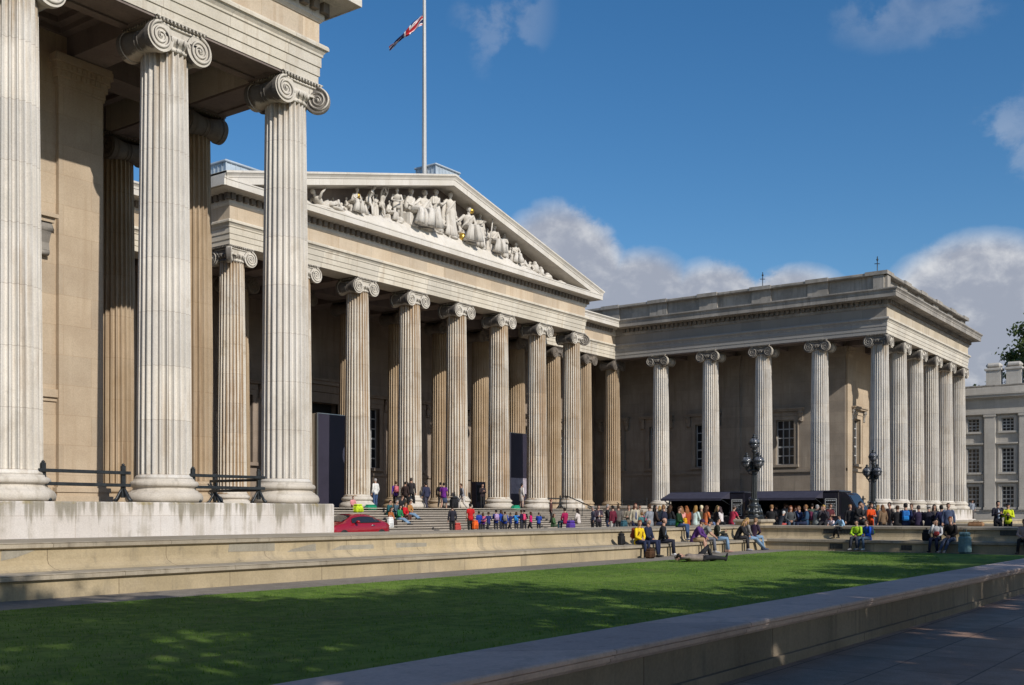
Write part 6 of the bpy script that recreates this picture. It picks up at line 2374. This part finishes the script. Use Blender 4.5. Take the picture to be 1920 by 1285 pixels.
person('person in a pale sun hat and black jacket on the right wall', ELP(1741), 10, 'sit', (.018, .018, .03), BLK, GREYH, 'short', 1.66, 'lap', 6, seat=LEDGE, drop=.3, hat=('sun', (.42, .38, .34)), group=SL)
person('person in a navy hooded top with thick dark hair on the right wall', ELP(1766), 40, 'sit', (.018, .02, .06), BLK, BLKH, 'short', 1.66, 'lap', 5, seat=LEDGE, drop=.3, group=SL)
person('person in sunglasses and a slate blue top standing near the pale podium', GY(1778, 12.0), -160, 'stand', (.06, .08, .14), DKJ, BROWNH, 'short', 1.66)
person('man in a dark suit jacket and pale blue shirt standing at the far right', GY(1871, 11.0), -150, 'stand', (.022, .022, .032), BLK, BLKH, 'short', 1.78, 'phone', 0, extra=[open_front((.48, .56, .68))])
person('person in a yellow high-visibility vest and black cap at the far right', GY(1890, 10.6), -170, 'stand', (.55, .62, .02), BLK, BLKH, 'short', 1.68, 'phone', 0, hat=('cap', BLK), extra=[open_front(BLK)])
person('distant person in a grey shirt standing at the end of the column row', (XR + 1.9, on_x(1823, XR + 1.9), ZS - .9), -140, 'stand', (.22, .24, .28), (.16, .14, .13), BLKH, 'short', 1.78)
bag('tan canvas holdall lying on the right wall', 48.6, on_x(1830, 48.6), LEDGE, .62, .3, .2, (.30, .17, .09), 'holdall', 'bag', 90)
# --- seated on the bench step of the right-hand wall
r, J, k = person('child in a lime green and black jacket sitting on the right bench step', EBP(1608), 175, 'sit', (.36, .58, .03), (.03, .035, .05), BLKH, 'short', 1.58, 'lap', 14, shoes=(.3, .3, .3), group=SB, extra=[panel_sides((.02, .025, .02))])
r, J, k = person('child in a royal blue jacket sitting beside the lime green jacket', EBP(1628), 150, 'sit', (.01, .07, .42), (.06, .10, .16), BROWNH, 'short', 1.55, 'lap', 10, shoes=(.25, .35, .42), group=SB)
carried('small navy and green backpack worn over the royal blue jacket', r, J, k, (.02, .04, .10), trim=(.12, .28, .05))
person('person in a white and black patterned jacket drinking on the right bench step', EBP(1757), 175, 'sit', (.52, .52, .53), DKJ, BLKH, 'long', 1.66, ('lap', 'face'), 6, shoes=BLK, group=SB, extra=[panel_sides((.035, .035, .04))])
bag('dark rucksack on the bench step beside the patterned jacket', 45.5, on_x(1737, 45.5), SEAT, .40, .28, .46, BLK, 'backpack', 'backpack')
bag('small red bag on the lap of the patterned jacket', 44.95, on_x(1756, 44.95), SEAT + .22, .30, .16, .18, (.22, .03, .03), handle=False)
person('bearded man in a black coat and jeans sitting with legs apart', EBP(1784), 170, 'sit_out', (.016, .014, .014), (.055, .07, .11), REDH, 'short', 1.82, 'lap', 10, shoes=(.30, .27, .24), group=SB)
bag('large pale teal travelling rucksack standing against the right bench wall', 44.6, on_x(1809, 44.6), 0, .46, .36, .84, (.15, .25, .26), 'rucksack', 'backpack', 60, trim=(.07, .10, .11))
person('person in a dusty pink jacket cut off by the right edge of the picture', EBP(1922), 175, 'sit', (.40, .30, .28), BLK, BROWNH, 'short', 1.66, 'lap', 8, group=SB)

# --- steps and portico platform
YT = ys0 + .5
person('small child in a pink top sitting against the base of the second portico column', (on_y(665, YT - .5), YT - .35, ZS - .30), -110, 'sit', (.60, .25, .27), (.45, .3, .25), BLKH, 'short', 1.20, 'lap', 4, seat=.32, group=ST)
bag('lime green balloon-like round bag on the steps above the red car', on_y(671, ys0 - .5), ys0 - .5, ZS - .29, .55, .5, .5, (.50, .66, .03), handle=False)
bag('emerald green folded bag on the top step', on_y(695, ys0 - .2), ys0 - .2, ZS - .145, .75, .4, .34, (.015, .26, .13), handle=False)
person('person in a white top and blue jeans standing on the top step', STEP(704, ys0 + .2), 90, 'stand', WHT, JEAN, (.32, .30, .29), 'short', 1.72, group=ST)
r, J, k = person('person in a violet jacket seen from behind between two portico columns', GY(742, YT + 1.2, ZS), 60, 'stand', (.09, .04, .24), BLK, BROWNH, 'short', 1.66, group=ST)
carried('coral pink backpack slung over the violet jacket', r, J, k, (.60, .16, .19))
person('person in a brown coat walking along the platform beside the charcoal coat', STEP(760, ys0 + .5), 10, 'walk', (.04, .026, .024), BLK, BLKH, 'short', 1.60, group=ST)
person('tall person in a charcoal coat walking along the platform', STEP(771, ys0 + .3), 20, 'walk', (.032, .028, .03), BLK, (.05, .04, .035), 'short', 1.84, group=ST)
for px, Y_, z_off, lb, tp, lg, hr_, st_, po in (
        (730, 42.5, 0, 'person in a rust patterned top sitting lowest in the group on the steps', (.34, .11, .03), (.06, .045, .04), BROWNH, 'long', 'sit'),
        (728, 43.6, 0, 'person in a dark teal coat sitting in the group on the steps', (.015, .085, .10), (.03, .09, .09), BLKH, 'short', 'sit'),
        (741, 43.7, 0, 'person in a slate jacket with grey hair sitting in the group on the steps', (.06, .10, .13), (.16, .25, .34), GREYH, 'short', 'sit'),
        (747, 43.0, 0, 'person in a grass green top sitting in the group on the steps', (.02, .19, .07), LJEAN, BLKH, 'long', 'sit_out'),
        (757, 43.2, 0, 'person in a scarlet jacket sitting in the group on the steps', (.48, .012, .02), (.10, .04, .03), (.10, .06, .02), 'short', 'sit'),
        (766, 43.6, 0, 'person in an ochre top sitting at the right of the group on the steps', (.36, .17, .05), LJEAN, BROWNH, 'short', 'sit_out'),
        (751, 44.3, 0, 'person in black sitting highest in the group on the steps', BLK, BLK, (.07, .04, .025), 'short', 'sit')):
    p = STEP(px, Y_)
    person(lb, (p[0], p[1], p[2] - .42), -80, po, tp, lg, hr_, st_, 1.66, 'lap', 14, seat=.42, drop=.12, group=ST)
bag('white carrier bag at the foot of the group on the steps', on_y(732, 41.9), 41.9, STEP(732, 41.9)[2], .42, .2, .62, (.70, .70, .68), 'carrier_bag', 'bag')
person('person in a navy jacket with a large dark rucksack walking up to the portico', STEP(800, ys0 - .1), 70, 'walk', (.03, .033, .065), (.05, .05, .075), BLKH, 'short', 1.74, 'down', 10, group=ST)
person('person in a purple tee shirt and blue skirt walking along the top step', STEP(832, ys0 - .1), 20, 'walk', (.13, .02, .20), (.05, .07, .13), BLKH, 'bun', 1.74, sleeve='short', low='skirt', group=ST)
person('person in black walking just behind the purple tee shirt', GY(826, YT + .5, ZS), 25, 'walk', BLK, BLK, BLKH, 'short', 1.66, group=ST)
bag('black wheeled suitcase standing on the platform by the column base', on_y(851, ys0 + .1), ys0 + .1, ZS, .6, .36, .75, BLK, 'suitcase', 'suitcase')
person('person in a grey jacket and pale trousers striding right to left on the top step', STEP(868, ys0 - .1), 150, 'walk', (.22, .22, .24), (.50, .46, .42), BROWNH, 'short', 1.74, 'down', 14, shoes=(.5, .5, .5), group=ST)
person('person in dark clothes holding something pale beside the fifth portico column', STEP(904, ys0 + .2), -120, 'stand', (.03, .022, .026), BLK, BLKH, 'short', 1.64, 'phone', 8, group=ST)
person('person in a long white coat standing in front of the right exhibition panel', GY(978, YT + .4, ZS), -20, 'stand', (.60, .56, .52), (.45, .32, .26), BLKH, 'short', 1.78, hem=.34, group=ST)
bag('green crumpled bag on the top step in front of the white coat', on_y(967, ys0 - .2), ys0 - .2, ZS - .145, .7, .4, .38, (.02, .27, .15), handle=False)
# --- school party at the foot of the steps
YK = 39.6
SCH = 'school party at the foot of the steps'
person('adult in a dark charcoal coat standing at the left of the school party', GY(848, YK), 60, 'stand', (.02, .02, .03), BLK, BLKH, 'short', 1.66, group=SCH)
bag('red patterned bag on the ground beside the charcoal coat', on_y(857, YK), YK, .3, .5, .3, .72, (.40, .06, .05))
r, J, k = person('adult in a red polo shirt leading the school party', GY(882, YK), 70, 'stand', (.46, .014, .016), (.02, .022, .02), BLKH, 'short', 1.80, sleeve='short', group=SCH)
bag('orange carrier bag held by the adult in the red polo shirt', on_y(891, YK - .2), YK - .2, .62, .42, .22, .52, (.70, .12, .02), 'carrier_bag', 'bag')
kids = [(898, 'royal blue', (.02, .045, .28), None), (908, 'violet', (.10, .03, .22), ('pink', (.62, .13, .22))), (916, 'navy', (.02, .028, .12), None), (928, 'dark blue', (.02, .04, .22), ('lilac', (.42, .30, .50))),
        (940, 'cobalt blue', (.015, .06, .36), None), (949, 'deep blue', (.012, .04, .26), ('grey', (.22, .20, .18))), (957, 'midnight blue', (.012, .02, .10), None), (966, 'bright blue', (.02, .07, .40), ('sky blue', (.03, .25, .60))),
        (978, 'dark navy', (.012, .015, .05), ('hot pink', (.70, .07, .17))), (985, 'black', BLK, None), (995, 'magenta', (.55, .012, .14), None), (1008, 'blue and black', (.02, .06, .33), None)]
for i, (px, cn, cl_, bp_) in enumerate(kids):
    side = 'with a ' + bp_[0] + ' backpack' if bp_ else 'without a backpack'
    r, J, k = person('schoolchild in a %s jumper %s, seen from behind' % (cn, side), GY(px + 2.2 * math.sin(i * 4.7), YK + .55 * math.sin(i * 2.1)), 70 + 45 * math.sin(i * 3.3), 'walk' if i % 4 == 2 else 'stand', cl_, (.03, .03, .035), (BLKH, BROWNH, (.03, .016, .01))[i % 3], 'long' if i % 3 == 1 else 'short', 1.36 + .10 * math.sin(i * 5), group=SCH, skin=(3, 1, 3, 0)[i % 4], arms=('down', 'fold', 'out', 'phone', 'lap')[i % 5], turn=40 * math.sin(i * 1.9))
    if bp_:
        carried('%s backpack worn by a schoolchild' % bp_[0], r, J, k * 1.12, bp_[1], group='school backpacks')
person('person in a camouflage green jacket sitting low on the steps', (on_y(1036, 40.4), 40.4, .1), -70, 'sit', (.06, .12, .05), (.10, .15, .09), BROWNH, 'long', 1.66, 'lap', 10, seat=.55, drop=.22, group=ST)
person('reddish-haired person standing behind the camouflage jacket', GY(1033, 42.2, STEP(1033, 42.2)[2]), -60, 'stand', (.08, .035, .03), BLK, (.13, .035, .02), 'short', 1.62, group=ST)
person('person in a magenta hooded jacket seen from behind on the steps', GY(1060, 37), 80, 'sit', (.30, .012, .07), (.03, .08, .11), BLKH, 'short', 1.80, 'lap', 4, seat=.62, drop=.05, group=ST)
person('long dark-haired person in a white jacket sitting by the handrail', GY(1085, 37), 100, 'sit', (.60, .54, .50), (.09, .07, .06), (.022, .013, .010), 'long', 1.76, 'lap', 8, seat=.62, drop=.05, group=ST)
bag('purple bag beside the person in the white jacket', on_y(1070, 36.4), 36.4, .3, .6, .4, .82, (.08, .04, .26))
person('person in a dusty blue coat standing right of the handrail', GY(1112, 33), 140, 'stand', (.13, .13, .17), BLK, (.2, .18, .17), 'short', 1.62)
# --- more of the crowd round the food vans and the wall
for px, Y_, fc, po, ar, tp, lg, hr_, st_, h_, lb in (
        (1160, 31, 60, 'stand', 'down', (.10, .09, .08), BLK, BROWNH, 'short', 1.66, 'person in a grey-brown coat seen from behind left of the teal shoulder bag'),
        (1199, 33, -120, 'walk', 'phone', (.16, .13, .10), JEAN, BLKH, 'short', 1.74, 'person walking in a sand brown jacket behind the child in teal'),
        (1237, 32, 30, 'stand', 'fold', (.30, .28, .26), DKJ, BLOND, 'long', 1.68, 'blond person in a pale grey jumper standing behind the wall sitters'),
        (1265, 31, -100, 'stand', 'phone', (.03, .07, .05), BLK, BROWNH, 'short', 1.76, 'person in a bottle green coat standing behind the perched child'),
        (1294, 29, 0, 'stand', 'lap', (.05, .03, .03), BLK, BLKH, 'long', 1.70, 'dark-haired person in a brown coat queueing at the left van'),
        (1308, 30, 20, 'walk', 'down', (.02, .03, .06), JEAN, BROWNH, 'short', 1.80, 'tall person in a midnight jacket walking past the left van'),
        (1329, 28.5, -20, 'stand', 'fold', (.14, .05, .09), BLK, (.12, .06, .03), 'long', 1.66, 'person in a plum scarf and coat under the left awning'),
        (1349, 29, 10, 'stand', 'phone', (.12, .12, .13), DKJ, BLKH, 'short', 1.74, 'person in a slate pullover under the left awning'),
        (1362, 28, -60, 'stand', 'down', (.33, .31, .28), BLK, GREYH, 'short', 1.70, 'grey-haired person in an oatmeal jumper near the menu board'),
        (1386, 27, -10, 'stand', 'lap', (.02, .02, .025), BLK, BROWNH, 'bun', 1.66, 'person in black with hair tied up beside the left menu board'),
        (1456, 23.5, 20, 'stand', 'fold', (.06, .05, .045), BLK, BLKH, 'short', 1.74, 'person in a dark brown coat under the right awning behind the pushchair'),
        (1471, 23, -30, 'stand', 'face', (.21, .20, .19), JEAN, BROWNH, 'short', 1.78, 'person in a dove grey jacket drinking under the right awning'),
        (1492, 22.5, 40, 'stand', 'down', (.035, .02, .02), BLK, REDH, 'long', 1.66, 'auburn-haired person in black at the hatch of the right van'),
        (1522, 21.5, 0, 'walk', 'down', (.10, .13, .10), KHAKI, BLKH, 'short', 1.76, 'person in a sage green jacket passing the right van hatch'),
        (1538, 21, -80, 'stand', 'phone', (.40, .38, .36), DKJ, BLKH, 'long', 1.64, 'person in an off-white hooded top near the right menu board'),
        (1556, 20, -120, 'stand', 'fold', (.09, .02, .025), BLK, BROWNH, 'short', 1.72, 'person in a burgundy jumper beside the van cab'),
        (1618, 17.5, 170, 'stand', 'lap', (.06, .065, .07), BLK, (.18, .10, .05), 'short', 1.70, 'person in a gunmetal jacket between the leather jacket and the orange anorak'),
        (1645, 16.8, -60, 'stand', 'down', (.16, .15, .17), JEAN, BLOND, 'long', 1.64, 'blond person in a heather grey top beside the orange anorak'),
        (1710, 14.8, 160, 'stand', 'phone', (.03, .03, .035), BLK, BROWNH, 'short', 1.68, 'person in a charcoal fleece beside the bright blue backpack'),
        (1752, 13.0, -170, 'stand', 'down', (.10, .08, .07), BLK, BLKH, 'long', 1.62, 'long-haired person in a mushroom brown coat behind the sun hat')):
    person(lb, GY(px, Y_), fc, po, tp, lg, hr_, st_, h_, ar, 3)
